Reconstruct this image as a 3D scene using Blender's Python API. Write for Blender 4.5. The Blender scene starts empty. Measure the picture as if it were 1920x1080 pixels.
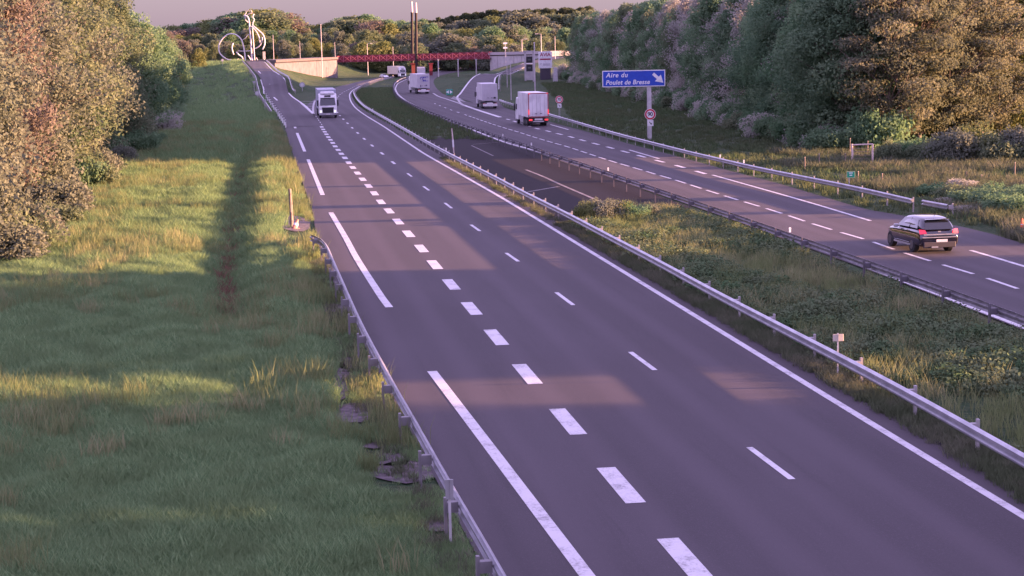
import bpy, math, random
import numpy as np
from math import sin, cos, tan, atan2, radians, degrees, pi, sqrt
from mathutils import Vector, Matrix
S = bpy.context.scene
COL = S.collection
random.seed(7); RNG = np.random.default_rng(11)

# ------------------------------------------------------------------ camera
FPX, PITCH, YAW, ROLL, CH = 3337.0, radians(7.79), radians(8.07), radians(-1.17), 9.24
Fv = Vector((sin(YAW)*cos(PITCH), cos(YAW)*cos(PITCH), -sin(PITCH)))
Rv0 = Vector((cos(YAW), -sin(YAW), 0)); Uv0 = Rv0.cross(Fv)
Rv = Rv0*cos(ROLL) + Uv0*sin(ROLL); Uv = -Rv0*sin(ROLL) + Uv0*cos(ROLL)
cam_d = bpy.data.cameras.new("camera"); cam = bpy.data.objects.new("camera", cam_d); COL.objects.link(cam)
cam.matrix_world = Matrix(((Rv.x, Uv.x, -Fv.x, 0), (Rv.y, Uv.y, -Fv.y, 0), (Rv.z, Uv.z, -Fv.z, CH), (0, 0, 0, 1)))
cam_d.sensor_width = 36; cam_d.lens = FPX/1920*36; cam_d.clip_start = 0.5; cam_d.clip_end = 8000
S.camera = cam
S.render.resolution_x, S.render.resolution_y = 1024, 576
# ------------------------------------------------------------------ light
SUN_AZ, SUN_EL = YAW + radians(90), radians(7.0)      # azimuth clockwise from +Y
w = bpy.data.worlds.new("World"); S.world = w; w.use_nodes = True
nt = w.node_tree; bg = nt.nodes["Background"]
sky = nt.nodes.new("ShaderNodeTexSky"); sky.sky_type = 'NISHITA'; sky.sun_disc = False
sky.sun_elevation = SUN_EL; sky.sun_rotation = SUN_AZ
bw = nt.nodes.new("ShaderNodeRGBToBW"); nt.links.new(sky.outputs[0], bw.inputs[0])
lum = nt.nodes.new("ShaderNodeMath"); lum.operation = 'POWER'; lum.inputs[1].default_value = .3; nt.links.new(bw.outputs[0], lum.inputs[0])
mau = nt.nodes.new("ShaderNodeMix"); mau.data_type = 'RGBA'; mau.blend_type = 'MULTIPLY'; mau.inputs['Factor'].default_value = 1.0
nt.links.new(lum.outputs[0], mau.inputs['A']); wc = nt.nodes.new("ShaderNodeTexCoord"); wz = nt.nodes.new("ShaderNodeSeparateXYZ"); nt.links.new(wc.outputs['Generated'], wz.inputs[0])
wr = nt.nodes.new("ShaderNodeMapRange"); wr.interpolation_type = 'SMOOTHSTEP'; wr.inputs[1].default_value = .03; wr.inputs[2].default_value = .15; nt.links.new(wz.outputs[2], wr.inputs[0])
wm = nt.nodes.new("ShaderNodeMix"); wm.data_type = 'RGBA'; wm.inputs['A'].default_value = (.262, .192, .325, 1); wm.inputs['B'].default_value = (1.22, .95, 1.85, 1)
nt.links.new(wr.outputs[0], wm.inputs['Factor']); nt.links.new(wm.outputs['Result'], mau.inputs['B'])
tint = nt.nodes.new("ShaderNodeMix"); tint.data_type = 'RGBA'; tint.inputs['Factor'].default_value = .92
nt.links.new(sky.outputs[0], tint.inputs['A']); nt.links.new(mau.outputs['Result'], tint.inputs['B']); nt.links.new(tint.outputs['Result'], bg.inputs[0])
bg.inputs[1].default_value = 0.15
sd = bpy.data.lights.new("sun", 'SUN'); sd.energy = 5.0; sd.angle = radians(0.5); sd.color = (1.0, 0.51, 0.28)
so = bpy.data.objects.new("sun", sd); COL.objects.link(so)
SD = Vector((sin(SUN_AZ)*cos(SUN_EL), cos(SUN_AZ)*cos(SUN_EL), sin(SUN_EL)))
so.rotation_euler = SD.to_track_quat('Z', 'Y').to_euler()
S.cycles.diffuse_bounces = 6; S.cycles.max_bounces = 12; S.cycles.transmission_bounces = 8
S.view_settings.view_transform = 'Standard'; S.view_settings.look = 'None'
S.view_settings.exposure = 2.85; S.view_settings.gamma = 1

# ------------------------------------------------------------------ geometry of the place
HF = Vector((sin(YAW), cos(YAW), 0)); HR = Vector((cos(YAW), -sin(YAW), 0))
def ss(a, b, x):
    t = max(0., min(1., (x-a)/(b-a))); return t*t*(3-2*t)
def lerp(tab, x):
    if x <= tab[0][0]: return tab[0][1]
    for (a, p), (b, q) in zip(tab, tab[1:]):
        if x <= b: return p+(q-p)*(x-a)/(b-a)
    return tab[-1][1]
SAG = [(0, 0), (300, 0), (380, -.15), (460, -.6), (540, -1.3), (620, -1.8), (680, -1.5), (740, -.6), (800, 0), (3000, 0)]
UC = [(0, 0), (300, -28), (350, -28), (480, -33), (660, -32), (800, -12), (950, 25), (1100, 80), (1500, 260)]
RL_U = [(340, -55), (376, -56), (405, -55), (470, -67), (553, -80), (640, -92)]
RL_H = [(330, 0), (345, .15), (376, 1.1), (405, 2.7), (470, 3.9), (553, 5.5), (640, 5.5)]
RR_U = [(400, -9), (431, -8), (470, -1.5), (520, 7), (600, 22), (700, 40)]
RR_H = [(400, 0), (431, .25), (470, 1.7), (520, 3.8), (600, 5.2), (700, 5.5)]
def ud(x, y): return x*HR.x+y*HR.y, x*HF.x+y*HF.y
def xy(u, d): return u*HR.x+d*HF.x, u*HR.y+d*HF.y
def sag(d): return lerp(SAG, d)
DITCH = []
def H(x, y):
    u, d = ud(x, y)
    if d < 290:
        h = 0.
        if DITCH and 55 < y < 240:
            dx = x-lerp(DITCH, y); h -= .55*ss(55, 66, y)*ss(240, 200, y)*math.exp(-(dx/1.1)**2) - .16*math.exp(-((dx-2.1)/.9)**2)*ss(55, 66, y)
        if x < -6 and d > 0:      # gentle furrows in the left verge
            h += ss(-6, -14, x)*.05*sin(x*.7+.05*y)*cos(.09*y+1)
        return h
    uc = lerp(UC, d); h = sag(d)
    left = ss(28, 52, uc-u); right = ss(26, 46, u-uc)
    h = h*(1-left)*(1-right) + left*5.2*ss(430, 620, d) + right*5.4*ss(470, 640, d)
    if d > 900: h += ss(900, 1500, d)*(16+8*sin(u*.006+1.3)+5*sin(u*.017))
    for U_, H_, hw in ((RL_U, RL_H, 5.0), (RR_U, RR_H, 6.0)):
        if U_[0][0]-1 < d < U_[-1][0]+1:
            rh = lerp(H_, d); k = abs(u-lerp(U_, d))
            h = max(h, rh-max(0, k-hw)*.5) if k > hw else (rh if rh > h-3 else h)
    return h
def ray(px, py): return Fv + Rv*((px-960)/FPX) - Uv*((py-540)/FPX)
def pt(px, py, d):                     # point on a sight line at forward distance d
    r = ray(px, py); t = d/(r.x*HF.x+r.y*HF.y); return Vector((r.x*t, r.y*t, CH+r.z*t))
def gp(px, py, h=0., full=False):      # where a sight line meets the ground (h above it)
    r = ray(px, py); k = r.x*HF.x+r.y*HF.y; r = r/k
    d = 15.; stp = 1.
    f = lambda d: CH+r.z*d-((H(r.x*d, r.y*d) if full else sag(d))+h)
    while f(d+stp) > 0 and d < 2500: d += stp
    a, b = d, d+stp
    for _ in range(20):
        m = (a+b)/2
        if f(m) > 0: a = m
        else: b = m
    return Vector((r.x*a, r.y*a, CH+r.z*a-h))
DITCH += sorted((p.y, p.x) for p in [gp(*q) for q in ((436, 575), (430, 540), (425, 500), (428, 460), (435, 420), (443, 380), (456, 320), (466, 260), (475, 215))])
def cat(pts, step=2.0):                # smooth polyline through world points (xy), resampled
    P = [Vector(p) for p in pts]; P = [P[0]*2-P[1]]+P+[P[-1]*2-P[-2]]; out = []
    for i in range(1, len(P)-2):
        a, b, c, d = P[i-1:i+3]; n = max(1, int((c-b).length/step))
        for k in range(n):
            t = k/n
            out.append(.5*((2*b)+(c-a)*t+(2*a-5*b+4*c-d)*t*t+(3*b-a-3*c+d)*t**3))
    out.append(P[-2]); return out
def arclen(P):
    L = [0.]
    for a, b in zip(P, P[1:]): L.append(L[-1]+(b-a).length)
    return L
def at_len(P, L, s):
    s = max(0, min(L[-1], s)); import bisect
    i = min(len(P)-2, max(0, bisect.bisect_right(L, s)-1)); t = (s-L[i])/max(1e-6, L[i+1]-L[i])
    return P[i].lerp(P[i+1], t), (P[i+1]-P[i]).normalized()

# ------------------------------------------------------------------ materials
MATS = {}
def mat(name, c, rough=.7, metal=0., c2=None, scale=3., emit=None, bump=0., detail=4, spec=.4, coat=0.):
    if name in MATS: return MATS[name]
    m = bpy.data.materials.new(name); m.use_nodes = True; n = m.node_tree; b = n.nodes["Principled BSDF"]
    b.inputs['Roughness'].default_value = rough; b.inputs['Metallic'].default_value = metal
    b.inputs['Specular IOR Level'].default_value = spec; b.inputs['Coat Weight'].default_value = coat
    c2 = c2 or tuple(v*.82 for v in c)
    tc = n.nodes.new("ShaderNodeNewGeometry"); no = n.nodes.new("ShaderNodeTexNoise")
    no.inputs['Scale'].default_value = scale; no.inputs['Detail'].default_value = detail
    n.links.new(tc.outputs['Position'], no.inputs['Vector'])
    r = n.nodes.new("ShaderNodeMapRange"); r.inputs[1].default_value = .35; r.inputs[2].default_value = .65
    n.links.new(no.outputs[0], r.inputs[0])
    mx = n.nodes.new("ShaderNodeMix"); mx.data_type = 'RGBA'
    mx.inputs['A'].default_value = (*c, 1); mx.inputs['B'].default_value = (*c2, 1)
    n.links.new(r.outputs[0], mx.inputs['Factor']); n.links.new(mx.outputs['Result'], b.inputs['Base Color'])
    if bump:
        bp = n.nodes.new("ShaderNodeBump"); bp.inputs['Strength'].default_value = bump; bp.inputs['Distance'].default_value = .05
        n.links.new(no.outputs[0], bp.inputs['Height']); n.links.new(bp.outputs[0], b.inputs['Normal'])
    if emit:
        b.inputs['Emission Color'].default_value = (*emit[:3], 1); b.inputs['Emission Strength'].default_value = emit[3]
    MATS[name] = m; return m
def nodes_mat(name):
    m = bpy.data.materials.new(name); m.use_nodes = True; return m, m.node_tree, m.node_tree.nodes["Principled BSDF"]
def noise(n, vec, scale, detail=4, stretch=None, rough=.55):
    if stretch:
        mp = n.nodes.new("ShaderNodeMapping"); mp.inputs['Scale'].default_value = stretch
        n.links.new(vec, mp.inputs['Vector']); vec = mp.outputs[0]
    t = n.nodes.new("ShaderNodeTexNoise"); t.inputs['Scale'].default_value = scale; t.inputs['Detail'].default_value = detail
    t.inputs['Roughness'].default_value = rough
    n.links.new(vec, t.inputs['Vector']); return t.outputs[0]
def rng_(n, v, a, b, c=0., d=1.):
    r = n.nodes.new("ShaderNodeMapRange"); n.links.new(v, r.inputs[0])
    for i, q in enumerate((a, b, c, d)): r.inputs[i+1].default_value = q
    return r.outputs[0]
def mixc(n, f, a, b, mode='MIX'):
    x = n.nodes.new("ShaderNodeMix"); x.data_type = 'RGBA'; x.blend_type = mode
    if isinstance(f, (int, float)): x.inputs['Factor'].default_value = f
    else: n.links.new(f, x.inputs['Factor'])
    for k, q in (('A', a), ('B', b)):
        if isinstance(q, tuple): x.inputs[k].default_value = (*q, 1)
        else: n.links.new(q, x.inputs[k])
    return x.outputs['Result']
def asphalt(name, c, tracks=True):
    m, n, b = nodes_mat(name); g = n.nodes.new("ShaderNodeNewGeometry").outputs['Position']
    a = noise(n, g, .35, 5, (1, .12, 1)); f = noise(n, g, 14, 3); p = noise(n, g, 90, 2)
    col = mixc(n, rng_(n, a, .35, .65), tuple(v*.76 for v in c), tuple(v*1.22 for v in c))
    pt_ = noise(n, g, .09, 3, (1, .5, 1)); col = mixc(n, rng_(n, pt_, .45, .58, 0, .7), col, (c[0]*.72, c[1]*.68, c[2]*.66))
    cr_ = noise(n, g, 1.3, 8, (1, .05, 1), .75); col = mixc(n, rng_(n, cr_, .52, .66, 0, .75), col, tuple(v*.62 for v in c))
    col = mixc(n, rng_(n, f, .35, .65, 0, .35), col, tuple(v*1.25 for v in c))
    col = mixc(n, rng_(n, p, .3, .7, 0, .7), col, tuple(v*.5 for v in c))
    sp_ = noise(n, g, 32, 2, rough=.8); col = mixc(n, rng_(n, sp_, .60, .72, 0, .6), col, tuple(v*2.2 for v in c))
    if tracks:
        s = n.nodes.new("ShaderNodeSeparateXYZ"); n.links.new(g, s.inputs[0])
        mth = n.nodes.new("ShaderNodeMath"); mth.operation = 'SINE'
        m2 = n.nodes.new("ShaderNodeMath"); m2.operation = 'MULTIPLY'; m2.inputs[1].default_value = 2*pi/1.75
        n.links.new(s.outputs[0], m2.inputs[0]); n.links.new(m2.outputs[0], mth.inputs[0])
        col = mixc(n, rng_(n, mth.outputs[0], -.2, 1, 0, .42), col, tuple(v*1.3 for v in c))
    n.links.new(col, b.inputs['Base Color']); b.inputs['Roughness'].default_value = .82
    b.inputs['Specular IOR Level'].default_value = .3 if tracks else .1
    bp = n.nodes.new("ShaderNodeBump"); bp.inputs['Strength'].default_value = .25; bp.inputs['Distance'].default_value = .01
    n.links.new(p, bp.inputs['Height']); n.links.new(bp.outputs[0], b.inputs['Normal']); return m
ASPH = asphalt("asphalt", (.050, .042, .049)); ASPH2 = asphalt("old_asphalt", (.0135, .0105, .0125), False)
def paint_mat():
    m, n, b = nodes_mat("road_paint"); g = n.nodes.new("ShaderNodeNewGeometry").outputs['Position']
    a = noise(n, g, 14, 7, rough=.85); w_ = noise(n, g, 1.6, 3); a = mixc(n, .35, a, w_); col = mixc(n, rng_(n, a, .50, .60, 0, .8), (.48, .47, .48), (.13, .125, .13))
    n.links.new(col, b.inputs['Base Color']); b.inputs['Roughness'].default_value = .6; return m
PAINT = paint_mat()
WORN = mat('worn_paint', (.20, .18, .18), .8, c2=(.08, .07, .075), scale=2.5)
def ground_mat():
    m, n, b = nodes_mat("grassland"); g = n.nodes.new("ShaderNodeNewGeometry").outputs['Position']
    big = noise(n, g, .06, 4); mid = noise(n, g, .5, 5, (1, .45, 1)); fine = noise(n, g, 5, 5); st = noise(n, g, .22, 4, (.4, 1.6, 1))
    col = mixc(n, rng_(n, big, .35, .65), (.026, .062, .026), (.044, .070, .032))
    col = mixc(n, rng_(n, st, .48, .62, 0, .7), col, (.085, .090, .045))
    col = mixc(n, rng_(n, mid, .40, .62, 0, .65), col, (.018, .042, .018))
    col = mixc(n, rng_(n, fine, .45, .75, 0, .8), col, (.085, .100, .050))
    n.links.new(col, b.inputs['Base Color']); b.inputs['Roughness'].default_value = .95; b.inputs['Specular IOR Level'].default_value = .1
    bp = n.nodes.new("ShaderNodeBump"); bp.inputs['Strength'].default_value = .9; bp.inputs['Distance'].default_value = .25
    n.links.new(fine, bp.inputs['Height']); n.links.new(bp.outputs[0], b.inputs['Normal']); return m
GROUND = ground_mat()
def leaf_mat(name, ca, cb, cc=None, trans=.35, patch=0.):
    """leaf colour varies clump by clump through the 'tone' attribute stored on the leaves"""
    m = bpy.data.materials.new(name); m.use_nodes = True; n = m.node_tree; n.nodes.clear()
    at = n.nodes.new("ShaderNodeAttribute"); at.attribute_name = 'tone'
    oi = n.nodes.new("ShaderNodeObjectInfo")
    col = mixc(n, at.outputs['Fac'], ca, cb)
    k = rng_(n, oi.outputs['Random'], 0, 1, 0, .55)
    col = mixc(n, k, col, cc or tuple((x+y)*.5*.8 for x, y in zip(ca, cb)))
    if patch:
        g = n.nodes.new("ShaderNodeNewGeometry").outputs['Position']
        col = mixc(n, rng_(n, noise(n, g, patch, 3), .42, .6, 0, .8), col, cc)
    d = n.nodes.new("ShaderNodeBsdfDiffuse"); t = n.nodes.new("ShaderNodeBsdfTranslucent")
    n.links.new(col, d.inputs[0]); n.links.new(col, t.inputs[0])
    mx = n.nodes.new("ShaderNodeMixShader"); mx.inputs[0].default_value = trans
    n.links.new(d.outputs[0], mx.inputs[1]); n.links.new(t.outputs[0], mx.inputs[2])
    o = n.nodes.new("ShaderNodeOutputMaterial"); n.links.new(mx.outputs[0], o.inputs[0]); return m

# ------------------------------------------------------------------ mesh builder
class MB:
    def __init__(s): s.v = []; s.f = []
    def add(s, vs, fs):
        k = len(s.v); s.v += [tuple(v) for v in vs]; s.f += [tuple(i+k for i in f) for f in fs]; return s
    def box(s, c, size, rz=0., taper=1., M=None):
        x, y, z = (q/2 for q in size); vs = []
        for dz in (-1, 1):
            t = taper if dz > 0 else 1
            for dx, dy in ((-1, -1), (1, -1), (1, 1), (-1, 1)):
                a, b = dx*x*t, dy*y*t; v = Vector((a*cos(rz)-b*sin(rz), a*sin(rz)+b*cos(rz), dz*z))
                if M: v = M @ v
                vs.append(v+Vector(c))
        return s.add(vs, [(0, 3, 2, 1), (4, 5, 6, 7), (0, 1, 5, 4), (1, 2, 6, 5), (2, 3, 7, 6), (3, 0, 4, 7)])
    def tube(s, P, r, n=6, cap=True):
        P = [Vector(p) for p in P]; R = r if isinstance(r, (list, tuple)) else [r]*len(P); k = len(s.v); prev = None
        for i, p in enumerate(P):
            t = (P[min(i+1, len(P)-1)]-P[max(i-1, 0)]).normalized()
            a = t.cross(Vector((0, 0, 1)) if abs(t.z) < .95 else Vector((1, 0, 0))).normalized() if prev is None else (prev-t*prev.dot(t)).normalized()
            prev = a; b = t.cross(a)
            for j in range(n):
                g = 2*pi*j/n; s.v.append(tuple(p+(a*cos(g)+b*sin(g))*R[i]))
        for i in range(len(P)-1):
            for j in range(n):
                q = (j+1) % n; s.f.append((k+i*n+j, k+i*n+q, k+(i+1)*n+q, k+(i+1)*n+j))
        if cap: s.f.append(tuple(k+j for j in range(n))[::-1]); s.f.append(tuple(k+(len(P)-1)*n+j for j in range(n)))
        return s
    def prism(s, outline, depth, M):       # outline (a,b) in the plane of M's x,z ; thickness along M's y
        n = len(outline); vs = [M @ Vector((a, -depth/2, b)) for a, b in outline]+[M @ Vector((a, depth/2, b)) for a, b in outline]
        return s.add(vs, [tuple(range(n)), tuple(range(2*n-1, n-1, -1))]+[(i, i+n, (i+1) % n+n, (i+1) % n) for i in range(n)])
    def loft(s, secs, closed=True, caps=True):
        n = len(secs[0]); k = len(s.v)
        for c in secs: s.v += [tuple(v) for v in c]
        m = n if closed else n-1
        for i in range(len(secs)-1):
            for j in range(m):
                q = (j+1) % n; s.f.append((k+i*n+j, k+i*n+q, k+(i+1)*n+q, k+(i+1)*n+j))
        if caps and closed: s.f.append(tuple(k+j for j in range(n))[::-1]); s.f.append(tuple(k+(len(secs)-1)*n+j for j in range(n)))
        return s
    def cyl(s, c, r, h, axis='z', n=16, r2=None):
        r2 = r if r2 is None else r2; d = {'x': Vector((1, 0, 0)), 'y': Vector((0, 1, 0)), 'z': Vector((0, 0, 1))}[axis]; c = Vector(c)
        return s.tube([c-d*h/2, c+d*h/2], [r, r2], n)
    def build(s, name, m, parent=None, origin=None, smooth=False, loc=None, rz=0., bevel=0.):
        me = bpy.data.meshes.new(name); o_ = Vector(origin) if origin is not None else Vector((0, 0, 0))
        me.from_pydata([tuple(Vector(v)-o_) for v in s.v], [], s.f); me.materials.append(m); me.update()
        if smooth: me.polygons.foreach_set('use_smooth', [True]*len(me.polygons))
        o = bpy.data.objects.new(name, me); COL.objects.link(o)
        if parent: o.parent = parent
        elif origin is not None: o.location = o_
        if loc is not None: o.location = loc
        if rz: o.rotation_euler.z = rz
        if bevel:
            b = o.modifiers.new("bevel", 'BEVEL'); b.width = bevel; b.segments = 2; b.limit_method = 'ANGLE'
        return o
def tag(o, label=None, cat=None, group=None, kind=None):
    if label: o['label'] = label
    if cat: o['category'] = cat
    if group: o['group'] = group
    if kind: o['kind'] = kind
    return o
def empty(name, loc, rz=0., label=None, cat=None, group=None):
    o = bpy.data.objects.new(name, None); COL.objects.link(o); o.location = loc; o.rotation_euler.z = rz
    o.empty_display_size = .3; return tag(o, label, cat, group)
def copy_thing(r, loc, rz=0., sc=1., label=None, group=None):
    c = r.copy(); COL.objects.link(c); c.location = loc; c.rotation_euler.z = rz; c.scale = (sc, sc, sc) if not isinstance(sc, tuple) else sc
    if label: c['label'] = label
    if group: c['group'] = group
    for ch in r.children:
        k = ch.copy(); COL.objects.link(k); k.parent = c
        for g in ch.children:
            q = g.copy(); COL.objects.link(q); q.parent = k
    return c
def text_mesh(name, txt, size, m, parent, M, bold=.0, shear=0., space=1., depth=.006, width=None):
    cu = bpy.data.curves.new(name, 'FONT'); cu.body = txt; cu.size = size; cu.extrude = depth; cu.shear = shear
    cu.offset = bold; cu.space_character = space; cu.align_x = 'CENTER'; cu.align_y = 'CENTER'
    t = bpy.data.objects.new("tmp", cu); COL.objects.link(t); bpy.context.view_layer.update()
    me = bpy.data.meshes.new_from_object(t.evaluated_get(bpy.context.evaluated_depsgraph_get()))
    bpy.data.objects.remove(t)
    if width:
        xs = [v.co.x for v in me.vertices]; k = width/(max(xs)-min(xs)); me.transform(Matrix.Diagonal((k, 1, 1, 1)))
    me.transform(M); me.materials.clear(); me.materials.append(m); me.name = name
    o = bpy.data.objects.new(name, me); COL.objects.link(o); o.parent = parent; return o
# text plane: local x right, local z up, facing -y
TXT = Matrix(((1, 0, 0, 0), (0, 0, -1, 0), (0, 1, 0, 0), (0, 0, 0, 1)))
def np_mesh(name, V, quads, m, tone=None):
    me = bpy.data.meshes.new(name); nv, nf = len(V), len(quads)
    me.vertices.add(nv); me.vertices.foreach_set('co', np.asarray(V, np.float32).ravel())
    me.loops.add(nf*4); me.loops.foreach_set('vertex_index', np.asarray(quads, np.int32).ravel())
    me.polygons.add(nf); me.polygons.foreach_set('loop_start', np.arange(0, nf*4, 4, dtype=np.int32))
    me.polygons.foreach_set('loop_total', np.full(nf, 4, np.int32))
    if tone is not None:
        a = me.attributes.new('tone', 'FLOAT', 'FACE'); a.data.foreach_set('value', np.asarray(tone, np.float32))
    me.materials.append(m); me.update(calc_edges=True); return me

# ------------------------------------------------------------------ ground sheet
def make_ground():
    ds = list(np.arange(-60, 300, 3.))+list(np.arange(300, 860, 5.))+list(np.arange(860, 1600, 25.))+[1700, 1900, 2200, 2600, 3200, 4000, 5500]
    us = sorted(set([-4000, -2500, -1500, -900, -600, -420, -320]+list(np.arange(-260, -120, 10.))+list(np.arange(-120, -32, 2.5))+list(np.arange(-32, -1, .7))+list(np.arange(-1, 120, 2.5))+list(np.arange(120, 260, 10.))+[320, 420, 600, 900, 1500, 2500, 4000]))
    V = []; 
    for d in ds:
        for u in us:
            x, y = xy(u, d); V.append((x, y, H(x, y)-.03))
    n = len(us); Q = [(i*n+j, i*n+j+1, (i+1)*n+j+1, (i+1)*n+j) for i in range(len(ds)-1) for j in range(n-1)]
    me = np_mesh("ground", V, Q, GROUND); me.polygons.foreach_set('use_smooth', [True]*len(Q))
    o = bpy.data.objects.new("ground", me); COL.objects.link(o); tag(o, kind='structure')
make_ground()

# ------------------------------------------------------------------ roads and paint
Z_ROAD, Z_PAINT = .012, .020
def resamp(P, n):
    L = arclen(P); return [at_len(P, L, L[-1]*i/(n-1))[0] for i in range(n)]
def strip(name, Lp, Rp, m, z, n=150, cross=4, h3=False, thick=0.):
    A = resamp(cat(Lp), n); B = resamp(cat(Rp), n); mb = MB(); k = cross+1
    for a, b in zip(A, B):
        for j in range(k):
            p = a.lerp(b, j/cross); zz = max(p.z, H(p.x, p.y)) if h3 else sag(ud(p.x, p.y)[1]); mb.v.append((p.x, p.y, zz+z))
    for i in range(n-1):
        for j in range(cross): mb.f.append((i*k+j, i*k+j+1, (i+1)*k+j+1, (i+1)*k+j))
    return tag(mb.build(name, m), kind='structure')
G = lambda L: [gp(*p) for p in L]
left_edge = [(1010, 1260), (934, 1120), (872, 1000), (828, 920), (765, 800), (700, 680), (645, 570), (612, 500), (596, 455), (588, 410), (584, 390), (569.6, 349.6), (559.3, 314), (553, 299), (543, 269.6), (538, 250), (536, 239)]
SOL = [(2250, 1171), (1920, 969.6), (1760, 872.2), (1460, 688.9), (1300, 590.7), (1100, 468), (948, 375.5), (873, 332.5), (800, 291.1), (770.4, 271.8), (720, 237.8), (690, 219.5), (674, 208.5), (663.7, 199), (657, 188), (655.5, 178.5), (657, 174.5), (660.7, 170.2), (667, 166), (683, 158.7), (709.6, 150.5), (735, 145), (760, 141.5)]
cL_right = [(2250, 1110), (1920, 926), (1769, 840), (1460, 658), (1300, 566), (1134, 466), (1060, 424), (960, 370), (900, 336), (825, 291), (784, 266), (735, 236), (700, 217), (682, 206), (669, 195), (661.5, 184), (660, 177), (662, 172), (668, 167.5), (685, 160), (711, 151.8), (736, 146.2), (760, 142.6)]
cL_left = left_edge + [(552, 215), (575, 197), (586, 189), (600, 178), (623, 166.5), (648, 159), (684, 150.5), (711, 145), (735, 140.5), (757, 137)]
strip("road", G(cL_left), G(cL_right), ASPH, Z_ROAD, 220, 6)
# right carriageway
cR_left = [(2250, 755), (1902, 613), (1663, 520), (1450, 441), (1383, 416), (1283, 381), (1200, 353), (1140, 332), (1070, 309), (1000, 285), (940, 267), (865, 238), (800, 212), (770, 197), (752, 187), (742, 176), (739, 167), (740, 161), (746, 154), (764, 145.5), (779, 141.5), (803, 137), (821, 133.5), (851, 128.4), (897, 122.8), (935, 119.5)]
cR_right = [(2250, 545), (1920, 457.5), (1855, 437.5), (1790, 422.5), (1695, 405), (1630, 394), (1555, 372.5), (1480, 350), (1433, 337), (1366.7, 320), (1283, 297), (1180, 270), (1100, 247), (1040, 231), (965, 208), (935, 199), (900, 195), (862, 187), (838, 179.5), (824, 171), (815, 160), (813, 153), (817, 147), (828, 141), (850, 136.5), (880, 132), (910, 128.3), (940, 125)]
strip("road", G(cR_left), G(cR_right), ASPH, Z_ROAD+.001, 220, 6)
# exit ramp on the right
exL = [gp(905, 199), gp(880, 190), gp(858, 183), gp(862, 177), gp(893, 157), pt(932, 138, 470), pt(982, 118.5, 520), pt(1030, 104.5, 590)]
exR = [gp(950, 206), gp(940, 196), gp(932, 184), gp(926, 172), gp(931, 157), pt(957, 145, 468), pt(995, 131, 508), pt(1068, 107, 586)]
for P in (exL, exR):
    for p in P:
        if ud(p.x, p.y)[1] > 440: p.z = H(p.x, p.y)
strip("exit_road", exL, exR, ASPH, .02, 60, 4, h3=True)
# entry ramp on the left climbing to the bridge
enS = [(525, 589, 214, None), (500, 549, 181, 345), (494, 541, 165, 376), (489, 532, 147, 405), (476, 512, 132, 470), (462, 496, 117, 553)]
enL = [gp(536, 239), gp(525, 216), pt(500, 181, 345)]+[pt(a, y, d) for a, b, y, d in enS[2:]]
enR = [gp(604, 236), gp(585, 212), pt(549, 181, 345)]+[pt(b, y, d) for a, b, y, d in enS[2:]]
for P in (enL, enR):
    P.append(P[-1]+(P[-1]-P[-2])*.3)
    for p in P: p.z = max(H(p.x, p.y), 0)
strip("entry_road", enL, enR, ASPH, .035, 80, 4, h3=True)
# median crossover
xo_a = [(1060, 424), (1000, 392), (948, 364), (880, 325), (822, 290), (785, 266), (778, 260)]
xo_b = [(1300, 389), (1240, 369), (1140, 333), (1070, 310), (1000, 286), (940, 268), (900, 255)]
strip("median_crossover", G(xo_a), G(xo_b), ASPH2, Z_ROAD-.005, 60, 4)

def marking(runs, name="road_marking", z=Z_PAINT, zf=None, m=None):
    mb = MB()
    for P, wd in runs:
        for i, p in enumerate(P):
            t = (P[min(i+1, len(P)-1)]-P[max(i-1, 0)]); t.z = 0; t.normalize(); nrm = Vector((-t.y, t.x, 0))*wd/2
            zz = (zf(p) if zf else sag(ud(p.x, p.y)[1]))+z
            mb.v += [(p.x-nrm.x, p.y-nrm.y, zz), (p.x+nrm.x, p.y+nrm.y, zz)]
        k = len(mb.v)-2*len(P)
        for i in range(len(P)-1): mb.f.append((k+2*i, k+2*i+2, k+2*i+3, k+2*i+1))
    return tag(mb.build(name, m or PAINT), kind='structure')
def seg(P, L, a, b, step=2.):
    n = max(2, int((b-a)/step)+1); return [at_len(P, L, a+(b-a)*i/(n-1))[0] for i in range(n)]
def dashes(P, on, off, wd, start=0., end=None):
    L = arclen(P); out = []; s = start
    while s < (end or L[-1]): out.append((seg(P, L, s, min(s+on, L[-1])), wd)); s += on+off
    return out
runs = [(cat(G(SOL)), .215)]
T1c = [((1485, 900), (1405, 840)), ((1228, 695), (1182, 661)), ((1075, 573), (1043, 549)), ((972, 491), (949, 475)), ((900, 434), (883, 422)), ((847, 391), (834, 381)), ((804.5, 357.5), (794, 350)), ((772, 331.5), (764, 325.5))]
for a, b in T1c: runs.append(([gp(*a), gp(*b)], .155))
T1f = cat(G([(768, 329), (740.7, 308), (719.3, 290.4), (701, 276), (686, 263.4), (674, 252.6), (663.5, 243), (655.3, 234.8), (647, 227), (640.7, 220.7), (635, 214), (630, 206), (628, 197), (630, 188), (637, 178), (650, 170), (672, 160), (700, 151), (735, 143)]))
L = arclen(T1f); s = 13.
while s < L[-1]-4: runs.append((seg(T1f, L, s, s+3.3), .22)); s += 13
THc = [(1290, 1055), (1163, 910), (1064, 791), (988, 702), (930, 633), (884, 579), (846, 534), (815, 497), (790, 466.5), (766, 439), (746.5, 416), (729.5, 396), (714, 379), (702, 363), (691, 349), (680, 336.6), (670.4, 325), (661.5, 314.5), (653.8, 305.3), (646.7, 296.4), (640, 288.7), (634, 281.5), (628.4, 274.7), (623.9, 268.3), (619.6, 262.5), (615.6, 257.3), (612, 252), (609, 247.4), (606, 242.9)]
tw = [gp(*p) for p in THc]
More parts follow.
